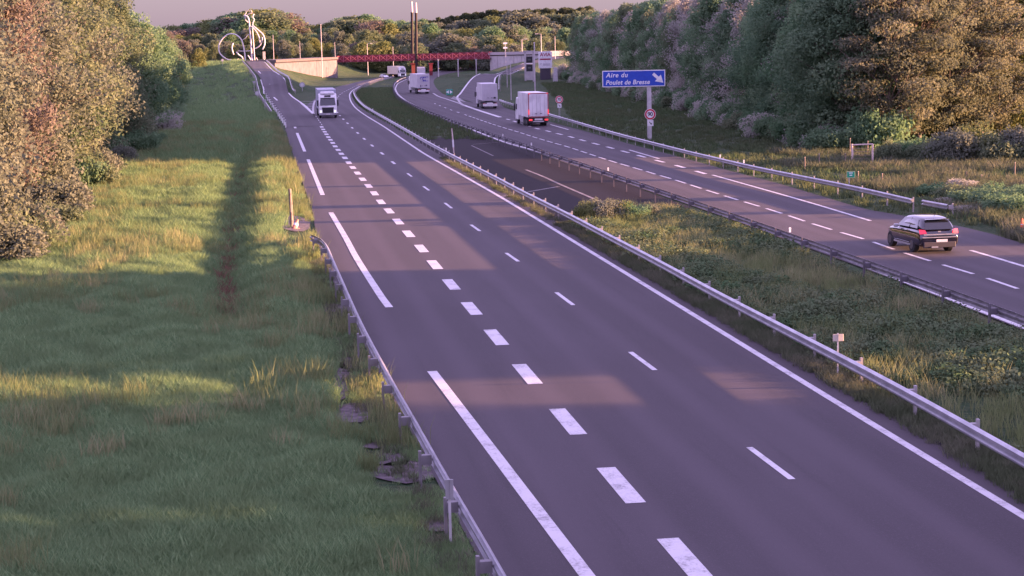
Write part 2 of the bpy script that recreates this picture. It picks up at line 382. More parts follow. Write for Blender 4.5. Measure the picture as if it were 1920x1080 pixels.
for i, p in enumerate(tw):
    t = (tw[min(i+1, len(tw)-1)]-tw[max(0, i-1)]).normalized(); runs.append(([p-t*1.55, p+t*1.55], .42))
THf = cat(G([(606, 242.9), (600, 233), (594, 224), (590, 217)]))
runs += dashes(THf, 3.2, 3.5, .42, 5.)
for A in ([(1104, 1085), (1100, 1080), (1000, 948), (905, 822), (810, 697)], [(730, 577), (717, 560), (670, 486.6), (648, 446), (620.4, 399)], [(605, 366), (590.4, 330.4), (577.8, 299.3)], [(571.4, 284.4), (557, 249.6)], [(554, 240.7), (544.4, 221.5)], [(540.7, 215.6), (534, 209)], [(532.6, 205), (528, 200.7)], [(526, 197.8), (521.5, 192.6)]):
    runs.append((cat(G(A)), .28))
# right carriageway
runs.append((cat(G([(2250, 739), (1902, 608), (1663, 516), (1450, 437.2), (1383, 412.5), (1283, 377.8), (1200, 349.5), (1140, 328), (1070, 305), (1000, 282), (940, 264.5), (865, 235), (800, 208.5), (782, 199.5), (760, 188), (746, 176), (742, 168), (743, 162), (749, 155), (767, 146.3), (782, 142.3), (806, 137.6), (823, 134.2), (852, 129), (897, 123.4)])), .24))
Bp = [(2250, 655), (1908, 542), (1850, 522), (1767, 497), (1693, 474), (1630, 452), (1572, 435), (1520, 419), (1473, 403), (1429, 389), (1388, 376.7), (1350, 365), (1317.5, 354.7), (1286, 344.3), (1256.7, 335), (1227.5, 326.7), (1203, 319), (1140, 300.5), (1069, 277), (1041, 269), (1020, 263), (996.8, 256), (975.5, 249), (952.5, 242), (931, 235.5), (910, 228.4), (887, 220.4), (867.5, 213.7), (851.6, 208.4), (836.5, 202.8), (811.7, 193)]
Bw = cat(G(Bp), 1.); LB = arclen(Bw)
# phase: a dash must start at pixel (1908,542)
q = gp(1908, 542); s0 = min(range(len(Bw)), key=lambda i: (Bw[i]-q).length); s0 = LB[s0]
runs += dashes(Bw, 3., 1.35, .17, s0 % 4.35, LB[-1]-60)
runs += dashes(Bw, 3., 7., .17, LB[-1]-56)
runs.append((cat(G([(1632, 414.5), (1500, 375), (1336, 328.5)])), .2))
runs.append((cat(G([(2100, 556), (1920, 500), (1820, 470)])), .2))
Cw = cat(G([(1323, 326.5), (1311, 323), (1264, 309.5), (1227, 300), (1136, 275), (1109, 268), (1084, 261), (1063, 255), (1042, 250), (1023, 245), (1002, 240), (975, 231), (944, 221.5)]), 1.)
runs += dashes(Cw, 3., 3.5, .3)
runs.append((cat(G([(938, 220), (905, 209.5), (880, 201), (866, 196)])), .55))
runs.append((cat(G([(1236, 298), (1180, 281.5)])), .2)); runs.append((cat(G([(1066, 243.4), (1032, 233.7)])), .2))
runs.append((cat(G([(947, 204.5), (936.6, 197.4)])), .2))
marking(runs)
ce = cat(G([(2250, 1106), (1920, 922.5), (1769, 836.5), (1460, 655.5), (1300, 563.5), (1134, 464), (1070, 427)]))
tag(marking([(ce, .10)], name="road_edge_seam", z=.017, m=mat('dark_seam', (.012, .010, .012), .95)), kind='structure')
# crossover lines and chevron areas
x2 = [(cat(G([(884, 273), (905, 283), (925, 292.5)])), .15), (cat(G([(986, 318.5), (1020, 332), (1052, 346.7), (1132, 381)])), .2), (cat(G([(936, 369.6), (962, 365)])), .25), (cat(G([(990, 360), (1048, 350)])), .25),
      (cat(G([(771, 272.7), (796, 271.2)])), .2), (cat(G([(886, 271), (957, 265)])), .16), (cat(G([(792, 257), (886, 254)])), .3)]
marking(x2, z=.016, m=WORN)
ch = [(cat(G([(590.4, 189), (588, 197), (587, 205), (588, 215)])), .3), (cat(G([(548, 182), (560, 191), (570, 199), (580, 208), (588, 215)])), .3)]
for k in range(4):
    a = gp(561+k*5.2, 190.5+k*4.6); b = gp(590-k*.4, 190.5+k*4.6); ch.append(([a, b], .55))
for k in range(3):
    a = gp(850-k*2, 181.5+k*1.6); b = gp(864+k*4, 186+k*2.4); ch.append(([a, b], .3))
ch.append((cat(G([(866, 196), (840, 187), (822, 181), (812, 175)])), .35)); ch.append((cat(G([(871, 198.5), (862, 192), (857, 184)])), .35))
marking(ch, z=.022, m=mat('grey_paint', (.34, .33, .34), .7, scale=2.), zf=lambda p: sag(ud(p.x, p.y)[1])+.02)
def prj3(L): 
    out = []
    for p in L:
        q = pt(*p); q.z = H(q.x, q.y); out.append(q)
    return out
zr = lambda p: max(0, H(p.x, p.y))+.02
rr = [(prj3([a, b]), .3) for a, b in (((520, 191, 325), (513.3, 180, 347)), ((512, 176, 355), (509.6, 169, 368)), ((508.6, 165, 376), (506, 158, 388)), ((503.7, 155.5, 392), (498.5, 149.6, 402)), ((495, 145, 415), (484.4, 134, 462)))]
rr.append((cat(prj3([(587, 214, 256), (570, 197, 296), (549, 181, 345), (541, 165, 376), (532, 147, 405), (512, 132, 470), (496, 117, 553)])), .3))
rr.append((cat(prj3([(494.5, 172, 360), (494, 165, 376), (489, 149, 402)])), .25))
rr.append((prj3([(508, 151.5, 398), (524, 150.5, 398)]), .9))
marking(rr, z=.03, zf=zr)
er = [(cat([p.copy() for p in exL[2:-1]]), .35), (cat([p.copy() for p in exR[3:-1]]), .35)]
marking(er, z=.03, zf=lambda p: max(p.z, H(p.x, p.y)))

# ------------------------------------------------------------------ guard rails
GALV = mat("galvanised_steel", (.42, .42, .44), .42, .75, (.30, .30, .32), 2.); GALVD = mat("dark_weathered_steel", (.27, .26, .28), .5, .6, (.16, .15, .165), 3.)
POSTM = mat("post_steel", (.34, .32, .32), .6, .4)
def rail(label, px, top, side, m=GALV, spacing=4.0, name="guardrail", group=None, far_px=None, phase=0., world=None, tall=0., pm=None, maxposts=95, smooth=14):
    """side=+1: beam faces left of the travel direction of the polyline, posts on the other side"""
    P = cat(world or [gp(x, y, top) for x, y in px], 1.5); 
    for _ in range(smooth):
        P = [P[0]]+[(a+b*2+c)/4 for a, b, c in zip(P, P[1:], P[2:])]+[P[-1]]
    L = arclen(P); o = P[0].copy()
    for p in P: p.z = p.z
    root = empty(name, o, 0, label, "guardrail", group)
    prof = [(0, top), (-.03, top-.01), (-.075, top-.055), (-.075, top-.09), (0, top-.135), (0, top-.175), (-.075, top-.22), (-.075, top-.255), (-.03, top-.30), (0, top-.31)]
    prof = [(-a, b-.0) for a, b in prof]; full = prof+[(a-.004, b) for a, b in prof[::-1]]
    secs = []
    for i, p in enumerate(P):
        t = (P[min(i+1, len(P)-1)]-P[max(i-1, 0)]); t.z = 0; t.normalize(); n = Vector((-t.y, t.x, 0))*side
        secs.append([p+n*a+Vector((0, 0, b)) for a, b in full])
    MB().loft(secs).build("rail_beam", m, root, o, smooth=False)
    s = phase; k = 0; rest = MB()
    while s < L[-1]:
        p, t = at_len(P, L, s); t.z = 0; t.normalize(); n = Vector((-t.y, t.x, 0))*side; rz = atan2(t.y, t.x)
        q = MB() if k < maxposts else rest
        hh = top+.04+tall
        q.box(p-n*.26+Vector((0, 0, hh/2-.05)), (.10, .06, hh+.1), rz); q.box(p-n*.13+Vector((0, 0, top-.15)), (.14, .22, .2), rz)
        if k < maxposts: q.build("post", pm or POSTM, root, o)
        s += spacing; k += 1
    if rest.v: tag(rest.build("post", pm or POSTM, root, o), kind='stuff')
    return root, P, L
RT = .74
lr_px = [(1030, 1240), (946.7, 1080), (871.7, 955), (835.6, 894), (803.8, 837.5), (774.4, 782), (741.5, 728.6), (715.6, 679), (682, 617), (656, 561), (637.8, 519), (621.5, 482.6), (611, 456), (604, 445), (594, 440.5), (580, 439)]
railL, PL, LL = rail("steel guardrail along the left hard shoulder ending in a bend by the grass", lr_px, RT, -1, mat('shaded_galvanised', (.26, .26, .29), .5, .7, (.18, .18, .2), 2.), phase=1.2, smooth=3, pm=mat('shaded_post_steel', (.20, .19, .20), .6, .4))  # steel colour darkened here to stand for the shaded back of the rail
ml_px = [(2250, 1030), (1920, 852), (1771.6, 765), (1662.9, 706), (1484.4, 617), (1415.6, 579), (1366.7, 558), (1255, 496), (1210.5, 473), (1131, 433), (1077.7, 404.5), (1052.5, 392), (969, 351), (933.8, 332), (856.7, 293.5), (800, 263.5), (767.4, 245), (720, 218.5), (699, 206.7), (681.5, 196), (669.6, 184.4), (664.4, 175.5), (665, 168.5), (684, 157), (710, 147.5), (738, 142.5)]
railM, PM_, LM_ = rail("bright steel guardrail along the near side of the median, facing the oncoming lanes", ml_px, RT, 1, phase=2.3)
mr_px = [(2250, 718), (1919.6, 591), (1824, 556), (1728, 523.6), (1597.6, 478), (1490, 440), (1438, 421.7), (1395, 406.7), (1353, 392.5), (1283, 369.5), (1200, 341.7), (1140, 321), (1073, 299), (1031.7, 286), (990, 271), (940, 255.5), (865, 230), (835.6, 218.6), (800, 205), (775.4, 195.5), (750.6, 182), (742, 172), (738.5, 163), (741, 155), (753, 147), (768, 143), (781, 139.7)]
railR, PR_, LR_ = rail("dark weathered guardrail with block posts on the far side of the median", mr_px, .80, -1, GALVD, phase=1., tall=.06, pm=mat("dark_post_steel", (.12, .11, .13), .6, .3))
# second low rail under the dark one
rr_px = [(1710, 372.5), (1590, 345), (1520, 332.5), (1480, 324), (1416.7, 312), (1350, 296), (1300, 285), (1220.7, 265), (1159, 249.5), (1080, 227), (1060, 221.5), (1031.7, 213.2), (1000, 204.5), (959.6, 194), (936.5, 186)]
railO, PO_, LO_ = rail("long steel guardrail on the right roadside in front of the grass bank", rr_px, RT, 1, phase=.5)
rail("short detached guardrail piece sinking into the bushes right of the long rail", [(1777.5, 383), (1755, 378.5), (1730, 374.5)], .6, 1)
er_w = [Vector(p) for p in cat([p.copy() for p in exR[3:-1]])]
for p in er_w: p.x += HR.x*1.0; p.y += HR.y*1.0; p.z = H(p.x, p.y)
rail("guardrail beside the rising exit road toward the service area", None, RT, 1, world=er_w)
el_w = [p+Vector((-HR.x*1.2, -HR.y*1.2, 0)) for p in cat([p.copy() for p in enL[1:-1]])]
for p in el_w: p.z = max(0, H(p.x, p.y))
rail("pale guardrail along the left side of the entry ramp", None, RT, -1, world=el_w)
en_w = [p+Vector((HR.x*1.2, HR.y*1.2, 0)) for p in cat([p.copy() for p in enR[3:]])]
for p in en_w: p.z = max(0, H(p.x, p.y))
rail("guardrail along the right side of the entry ramp crest", None, RT, 1, world=en_w)
# far roadside rail beyond the right carriageway under the bridge
fr = [gp(x, y) for x, y in ((803, 135.2), (821, 131.8), (851, 126.7), (897, 121), (925, 118.5))]
rail("far white guardrail beyond the right carriageway under the red bridge", None, RT, -1, mat("white_steel", (.6, .58, .58), .5), world=fr)
WHITE = mat("white_plastic", (.75, .75, .75), .5); REDR = mat("red_reflector", (.5, .03, .03), .4)
def reflector(rt, P, px, py, top, lab=None):
    q = gp(px, py, top); i = min(range(len(P)), key=lambda i: (P[i]-q).length); p = P[i]+Vector((0, 0, top))-rt.location
    MB().box(p+Vector((0, 0, .14)), (.09, .03, .22)).box(p+Vector((0, 0, .2)), (.1, .04, .05)).build("reflector", WHITE, rt)
for r_, P_, tp, L_ in ((railR, PR_, .8, [(1490, 440), (1145, 322), (1000, 274), (945, 257)]), (railM, PM_, RT, [(700, 207), (836, 283)]), (railO, PO_, RT, [(1391, 307), (1345, 296)])):
    for x, y in L_: reflector(r_, P_, x, y, tp)

# ------------------------------------------------------------------ signs
def frame_at(p, face_deg=0.): return atan2(-p.x, p.y)*0
BLUE = mat("sign_blue", (.012, .06, .42), .45, c2=(.010, .05, .36)); SWHITE = mat("sign_white", (.72, .72, .74), .5); SRED = mat("sign_red", (.50, .015, .04), .5)
SBLACK = mat("sign_black", (.015, .015, .02), .5); SGREY = mat("sign_back_grey", (.36, .36, .38), .5, .3); SGREEN = mat("sign_green", (.01, .28, .16), .5)
def bigsign():
    base = gp(1218, 262, full=False); rz = -radians(10); root = empty("direction_sign", base, rz, "blue motorway direction sign with white lettering and arrow on a grey mast", "road sign")
    d = ud(base.x, base.y)[1]; s = d/FPX
    W_, H_ = 117*s, 30.5*s; zc = (262-147.5)*s; xc = -(1216-1187.5)*s
    MB().box((xc, -.18, zc), (W_, .06, H_)).build("sign_edge", SWHITE, root, bevel=.01)
    MB().box((xc, -.212, zc), (W_-.16, .02, H_-.16)).build("sign_panel", BLUE, root)
    M0 = Matrix.Translation((xc-31.5*s, -.224, zc+6.5*s)) @ TXT; M1 = Matrix.Translation((xc-11.5*s, -.224, zc-7.0*s)) @ TXT
    text_mesh("lettering", "Aire du", .60, SWHITE, root, M0, .012, .22, 1.15, width=41*s); text_mesh("lettering", "Poulet de Bresse", .60, SWHITE, root, M1, .012, .22, 1.05, width=82*s)
    A = Matrix.Translation((xc+W_*.385, -.225, zc)) @ Matrix.Rotation(radians(42), 4, 'Y')
    MB().prism([(-.62, -.14), (-.02, -.14), (-.02, -.42), (.66, 0), (-.02, .42), (-.02, .14), (-.62, .14)], .012, A).build("arrow", SWHITE, root)
    MB().box((0, 0, zc/2-.1), (.42, .2, zc+.2)).box((-.19, -.12, zc/2-.1), (.04, .06, zc+.2)).box((.19, -.12, zc/2-.1), (.04, .06, zc+.2)).build("mast", GALV2, root, bevel=.01)
    for z in (-.28, .28): MB().box((xc, -.13, zc+z), (W_*.9, .05, .06)).build("bracket", SGREY, root)
GALV2 = mat("pale_steel", (.5, .49, .5), .5, .35)
bigsign()
def disc(mb, c, r, th, n=28): mb.cyl(c, r, th, 'y', n); return mb
def limit(px, ybase, ytop, num, r_px, arrow, label, post_w=.05, plate_y=None):
    base = gp(px, ybase); d = ud(base.x, base.y)[1]; s = d/FPX; root = empty("speed_limit_sign", base, -radians(9), label, "road sign")
    zc = (ybase-ytop)*s; r = r_px*s
    MB().box((-.06, 0, zc/2), (.04, post_w, zc+r)).box((.06, 0, zc/2), (.04, post_w, zc+r)).build("post", GALV2, root)
    disc(MB(), (0, -.05, zc), r, .02).build("sign_edge", SWHITE, root)
    disc(MB(), (0, -.063, zc), r*.93, .012).build("red_ring", SRED, root); disc(MB(), (0, -.073, zc), r*.66, .012).build("sign_face", SWHITE, root)
    text_mesh("number", num, r*1.0, SBLACK, root, Matrix.Translation((0, -.082, zc)) @ TXT, .012, space=.9)
    hp = r*1.05; MB().box((.02, -.05, zc-r-hp/2-.02), (hp, .02, hp)).build("arrow_plate", SWHITE, root)
    A = Matrix.Translation((.02, -.065, zc-r-hp/2-.02)) @ Matrix.Rotation(radians(45), 4, 'Y')
    MB().prism([(-.18, -.03), (.04, -.03), (.04, -.1), (.2, 0), (.04, .1), (.04, .03), (-.18, .03)], .01, A).build("plate_arrow", SBLACK, root)
limit(1219.5, 264, 214.5, "90", 10.5, 1, "round 90 speed limit sign with arrow plate in front of the blue sign mast")
limit(1049, 222, 187, "70", 7.2, 1, "round 70 speed limit sign with arrow plate right of the white box truck")
def nose():
    base = gp(843, 179); d = ud(base.x, base.y)[1]; s = d/FPX; root = empty("divergence_marker", base, -radians(9), "rounded green and white exit nose marker on the grass island", "road marker")
    r = 7*s; MB().cyl((0, 0, r*.9), r*.92, r*1.5, 'z', 20, r*.85).build("drum", mat("marker_green", (.01, .22, .16), .5), root, smooth=False)
    for sx in (-1, 1):
        MB().prism([(sx*.1, -.33), (sx*.62, 0), (sx*.1, .33)] if sx > 0 else [(sx*.1, .33), (sx*.62, 0), (sx*.1, -.33)], .03, Matrix.Translation((0, -r*.94, r*.95))).build("chevron", SWHITE, root)
nose()
def small_plate():
    p, t = at_len(PM_, LM_, 0); q = gp(1571, 641, 1.0); base = Vector((q.x, q.y, 0)); root = empty("marker_sign", base, -radians(4), "small cream plate on a thin post behind the median guardrail", "marker sign")
    MB().box((0, 0, .62), (.04, .03, 1.24)).build("post", GALV2, root); MB().box((0, -.03, 1.12), (.30, .02, .2)).build("plate", mat("cream_plate", (.52, .45, .36), .6), root, bevel=.01)
    MB().box((0, -.045, 1.12), (.02, .012, .2)).build("plate_rib", SGREY, root)
small_plate()
def green_sign():
    base = gp(1595, 352); root = empty("distance_sign", base, -radians(10), "small green rectangular marker sign behind the right guardrail", "marker sign")
    MB().box((-.1, 0, .5), (.04, .04, 1.)).build("post", GALV2, root); MB().box((0, -.03, .82), (.52, .02, .42)).build("sign_edge", mat("sign_yellowish", (.5, .5, .3), .5), root)
    MB().box((0, -.044, .82), (.46, .012, .36)).build("sign_panel", SGREEN, root); MB().box((0, -.054, .92), (.24, .008, .05)).box((0, -.054, .78), (.16, .008, .06)).build("writing", SWHITE, root)
green_sign()
def back_round(px, y0, yc, r, label, dist=None, tri=False):
    base = gp(px, y0, full=True) if dist is None else pt(px, y0, dist); s = ud(base.x, base.y)[1]/FPX
    if dist: base.z = H(base.x, base.y)
    root = empty("road_sign", base, 0, label, "road sign", None); zc = (y0-yc)*s
    MB().box((0, .03, zc/2), (.07, .05, zc)).build("post", GALV2, root)
    if tri: MB().prism([(-r*s, r*s*.8), (0, -r*s), (r*s, r*s*.8)], .02, Matrix.Translation((0, 0, zc))).build("sign_back", SGREY, root)
    else: disc(MB(), (0, 0, zc), r*s, .02).build("sign_back", SGREY, root); disc(MB(), (0, -.014, zc), r*s*.6, .012).build("clamp_plate", GALV2, root)
back_round(483, 190, 175, 4.4, "grey back of a round sign left of the entry ramp")
back_round(567, 172, 159, 5, "grey back of a round sign on the grass between ramp and motorway")
back_round(477, 172, 155, 3.4, "grey triangular sign back above the round one left of the ramp", tri=True)
back_round(497, 208, 190, 4.2, "grey triangular sign back beside the stake row of the ramp", tri=True)
back_round(417.5, 125, 113, 2.6, "tiny white round sign in front of the far trees left of the sculpture")
# plate on the near left rail
p, t = at_len(PL, LL, 0); q = gp(845, 1020); root = empty("marker_sign", Vector((q.x, q.y, 0)), -radians(3), "grey steel marker plate standing behind the left guardrail", "marker sign")
MB().box((0, 0, .62), (.05, .04, 1.24)).build("post", GALV2, root); MB().box((0, -.04, 1.06), (.15, .03, .38)).build("plate", mat("plate_grey", (.30, .30, .31), .5, .4), root, bevel=.006); MB().box((0, -.06, 1.06), (.015, .012, .36)).build("plate_rib", GALVD, root)
# wooden post and toppled striped board in the left lay-by
base = gp(547, 428); root = empty("wooden_post", base, .1, "weathered wooden post standing on the small left lay-by", "post")
MB().tube([(0, 0, -.1), (.01, 0, 1.), (-.03, 0, 2.05)], [.10, .09, .08], 8).build("post", mat("old_wood", (.24, .20, .16), .9, c2=(.12, .10, .085), scale=8), root)
MB().box((0, -.09, 1.3), (.05, .02, .9)).build("lit_side_strip", mat("sunlit_wood", (.42, .33, .25), .8), root)  # paler strip stands in for the sunlit side of the post
base = gp(552, 430); PK = mat("faded_orange", (.62, .22, .16), .6); root = empty("traffic_cone", base, .4, "faded pink and orange traffic cone knocked over beside the wooden post", "traffic cone")
MB().box((0, 0, .04), (.42, .42, .05)).build("cone_base", PK, root); MB().tube([(0, 0, .05), (.12, 0, .3), (.22, 0, .5)], [.16, .1, .04], 10).build("cone_body", PK, root); MB().tube([(.07, 0, .2), (.13, 0, .32)], [.138, .1], 10).build("white_band", SWHITE, root)
# leaning white post in the crossover
a = gp(851, 287); root = empty("leaning_post", a, 0, "leaning pinkish white post standing in the median crossover", "post")
MB().tube([(0, 0, -.1), (-.06, 0, 1.1), (-.13, 0, 2.15)], [.05, .07, .04], 8).build("post", mat("pinkish_white", (.62, .50, .48), .6), root); MB().tube([(-.03, 0, .5), (-.06, 0, 1.15)], [.073, .078], 8).build("band", SWHITE, root)
# traffic cone at the right edge
a = gp(1916, 440); OR = mat("cone_orange", (.75, .13, .05), .5); root = empty("traffic_cone", a, 0, "orange traffic cone cut by the right edge of the photo", "traffic cone")
MB().box((0, 0, .03), (.4, .4, .05)).build("cone_base", OR, root); MB().tube([(0, 0, .05), (0, 0, .75)], [.15, .03], 14).build("cone_body", OR, root); MB().tube([(0, 0, .35), (0, 0, .5)], [.098, .073], 14).build("white_band", SWHITE, root)
# delineator stakes along the entry ramp
st = None
for k in range(15):
    x = 498+k*2.8; y = 179+k*4.2; p = gp(x-1.5, y+1.5); r_ = (WHITE)
    if st is None:
        st = empty("delineator_post", p, 0, "white delineator stake in the row beside the entry ramp", "delineator", "white stakes beside the entry ramp")
        MB().tube([(0, 0, 0), (0, 0, .95)], [.07, .055], 8).build("stake", WHITE, st); MB().tube([(0, 0, .72), (0, 0, .84)], [.064, .062], 8).build("band", SBLACK, st)
    else: copy_thing(st, p)

# ------------------------------------------------------------------ fence and gate on the right
WOOD = mat("fence_wood", (.26, .20, .16), .9, c2=(.15, .12, .10), scale=6); PALEW = mat("bleached_wood", (.60, .48, .42), .8)
fp = None
for i, (x, yb, yt) in enumerate([(1509, 320, 295), (1536, 312, 289), (1585, 310, 288), (1609, 346, 322), (1654, 350, 326), (1560, 285, 256), (1594, 292, 260), (1627, 292, 265), (1530, 280, 247), (1741, 300, 271), (1886, 402, 372), (1812, 336, 322), (1840, 345, 328), (1903, 330, 305)]):
    p = gp(x, yb); s = ud(p.x, p.y)[1]/FPX; h = (yb-yt)*s
    if fp is None:
        fp = empty("fence_post", p, 0, "thin bleached fence post in the rough field right of the guardrail", "fence post", "fence posts in the rough field")
        MB().tube([(0, 0, -.1), (.01, .0, .5), (0, 0, 1.)], [.045, .04, .035], 6).build("stake", WOOD, fp); MB().cyl((0, 0, 1.01), .04, .03, 'z', 6).build("cap", PALEW, fp)
        fp.scale = (1, 1, h)
    else: copy_thing(fp, p, .3*i, (1, 1, h))
a = gp(1597, 306); b = gp(1636, 306); o = a; root = empty("field_gate", o, atan2((b-a).y, (b-a).x), "pale wooden field gate frame standing before the dark wood", "gate"); wd = (b-a).length; gh = 36*ud(a.x, a.y)[1]/FPX
MB().tube([(0, 0, -.1), (.05, 0, gh*.5), (0, 0, gh)], [.09, .08, .07], 8).build("gate_post", PALEW, root); MB().tube([(wd, 0, -.1), (wd, 0, gh)], [.08, .07], 8).build("gate_post", PALEW, root)
MB().tube([(0, 0, gh-.08), (wd*.5, 0, gh-.04), (wd, 0, gh-.02)], .05, 8).build("top_bar", PALEW, root); MB().tube([(0, 0, .3), (.18, 0, .1)], .05, 6).build("brace", PALEW, root)
for z in (.35, .6, .85, 1.1): MB().tube([(0, .02, z), (wd, .02, z)], .02, 6).build("wire_rail", WOOD, root)

# ------------------------------------------------------------------ red truss bridge, pylons and abutments
MAROON = mat("maroon_paint", (.17, .018, .032), .6, c2=(.13, .014, .026)); PINKISH = mat("light_red_paint", (.36, .10, .13), .6); DARKM = mat("dark_maroon", (.012, .006, .009), .7)
CONC = mat("pink_concrete", (.125, .110, .125), .9, c2=(.095, .083, .095), scale=.6, bump=.3); CONCD = mat("cap_concrete", (.095, .08, .085), .9, scale=1.)
BRD = 660.
def face_cam(p): return atan2(-p.x, p.y)
def bridge():
    a = pt(633.5, 117, BRD); b = pt(920, 110.5, BRD-12); ta = pt(633.5, 104.3, BRD).z; z0 = a.z; z1 = b.z; hgt = ta-a.z
    v = b-a; v.z = 0; Lb = v.length; root = empty("truss_bridge", a, atan2(v.y, v.x), "long dark red truss footbridge spanning the motorway in the distance", "bridge")
    zz = lambda x: (z1-z0)*x/Lb; hh = lambda x: hgt*(1+.07*x/Lb)
    mb = MB(); mb.loft([[(x, y, zz(x)+dz) for y, dz in ((-1.7, 0), (1.7, 0), (1.7, .45), (-1.7, .45))] for x in (0, Lb)]); mb.build("deck", MAROON, root)
    MB().loft([[(x, y, zz(x)+hh(x)+dz) for y, dz in ((-1.75, -.18), (-1.45, -.18), (-1.45, 0), (-1.75, 0))] for x in (0, Lb)]).build("top_chord", MAROON, root)
    MB().loft([[(x, y, zz(x)+hh(x)+dz) for y, dz in ((1.45, -.18), (1.75, -.18), (1.75, 0), (1.45, 0))] for x in (0, Lb)]).build("top_chord", MAROON, root)
    MB().loft([[(x, y, zz(x)+dz) for y, dz in ((1.3, .4), (1.4, .4), (1.4, hgt-.15), (1.3, hgt-.15))] for x in (0, Lb)]).build("infill_panel", MAROON, root)
    n = 21; lx = [Lb*i/n for i in range(n+1)]
    for s, nm in ((-1.78, "lattice"), (1.6, "lattice")):
        mb = MB()
        for x in lx: mb.box((x, s, zz(x)+hh(x)/2), (.22, .12, hh(x)))
        for x, y in zip(lx, lx[1:]):
            mb.tube([(x, s, zz(x)+.2), (y, s, zz(y)+hh(y)-.1)], .075, 4); mb.tube([(x, s, zz(x)+hh(x)-.1), (y, s, zz(y)+.2)], .075, 4)
        mb.build(nm, PINKISH, root)
    for x in (.0,): MB().box((x+.2, 0, hgt/2), (.3, 3.6, hgt)).build("end_frame", MAROON, root)
bridge()
for k, (x, xt, yt, ys) in enumerate(((773.3, 771.3, 3, 24), (781, 779.3, 5, 25))):
    d = BRD-2-k*6; base = pt(x, 141, d); base.z = H(base.x, base.y)-.2; top = pt(xt, yt, d); mid = pt(x-.9, ys, d)
    root = empty("bridge_pylon", base, 0, ["dark bridge pylon with cream tip, left one of the pair", "dark bridge pylon with cream tip, right and slightly lower one of the pair"][k], "pylon", "twin pylons of the red bridge")
    tp = top-base; md = mid-base
    MB().tube([(0, 0, 0), md], [.52, .46], 14).build("shaft", DARKM, root); MB().tube([md, tp], [.42, .38], 14).build("tip", mat("cream_paint", (.55, .45, .42), .6), root)
    MB().cyl(md, .55, .3, 'z', 14).build("collar", DARKM, root)
b = pt(777, 139, BRD-4); b.z = H(b.x, b.y); root = empty("bridge_pier", b, 0, "orange lit concrete pier under the red bridge between the pylons", "bridge pier")
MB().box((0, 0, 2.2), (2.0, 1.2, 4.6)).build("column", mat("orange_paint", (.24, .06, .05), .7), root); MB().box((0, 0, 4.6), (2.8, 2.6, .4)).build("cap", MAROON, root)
b = pt(808, 133, BRD+8); b.z = H(b.x, b.y); root = empty("bridge_pier", b, 0, "small red pier under the bridge right of the lorries", "bridge pier")
MB().box((0, 0, 2.), (1.2, .9, 5.)).build("column", MAROON, root); MB().box((0, 0, 4.4), (1.8, 1.4, .3)).build("cap", MAROON, root)
def abutment(name, label, A, B, dA, dB, yA, yB, ybA, ybB, capd, joints, m, mc, dep=8.):
    a = pt(A, ybA, dA); b = pt(B, ybB, dB); ta = pt(A, yA, dA).z; tb = pt(B, yB, dB).z; v = b-a; v.z = 0; Lw = v.length
    root = empty(name, a, atan2(v.y, v.x), label, "abutment"); zb0 = -4.; 
    za, zb = ta-a.z, tb-a.z
    MB().loft([[(x, 0, zb0), (x, dep, zb0), (x, dep, zt-capd), (x, 0, zt-capd)] for x, zt in ((0, za), (Lw, zb))]).build("wall", m, root)
    MB().loft([[(x, -.5, zt-capd), (x, dep+.5, zt-capd), (x, dep+.5, zt), (x, -.5, zt)] for x, zt in ((-.2, za), (Lw+.2, zb))]).build("deck_edge", mc, root)
    MB().loft([[(x, -.02, zt-capd-.35), (x, .1, zt-capd-.35), (x, .1, zt-capd), (x, -.02, zt-capd)] for x, zt in ((0, za), (Lw, zb))]).build("painted_shade_line", SBLACK, root)  # black strip painted in as the shade below the overhanging deck edge
    mb = MB()
    for j in joints: mb.box((Lw*j, -.01, (za-capd+zb0)/2), (.12, .04, za-capd-zb0-.5))
    mb.build("joints", mat("joint_grey", (.12, .10, .10), .9), root); return root, Lw, za
r1, L1, z1 = abutment("bridge_abutment", "pink lit concrete abutment wall left of the red bridge", 516, 633.5, 590, 652, 112.3, 106.8, 134, 143, .8, (.36, .52, .68, .84), CONC, CONCD)
GREYC = mat("pale_panel_concrete", (.40, .38, .38), .85, c2=(.32, .30, .31), scale=.7)
r2, L2, z2 = abutment("bridge_abutment", "pale panelled abutment wall right of the red bridge", 919, 1035, 648, 600, 98, 95.5, 131.5, 124, 1.0, (.13, .27, .40, .53, .66, .8), GREYC, mat("cap_grey", (.36, .33, .34), .9))

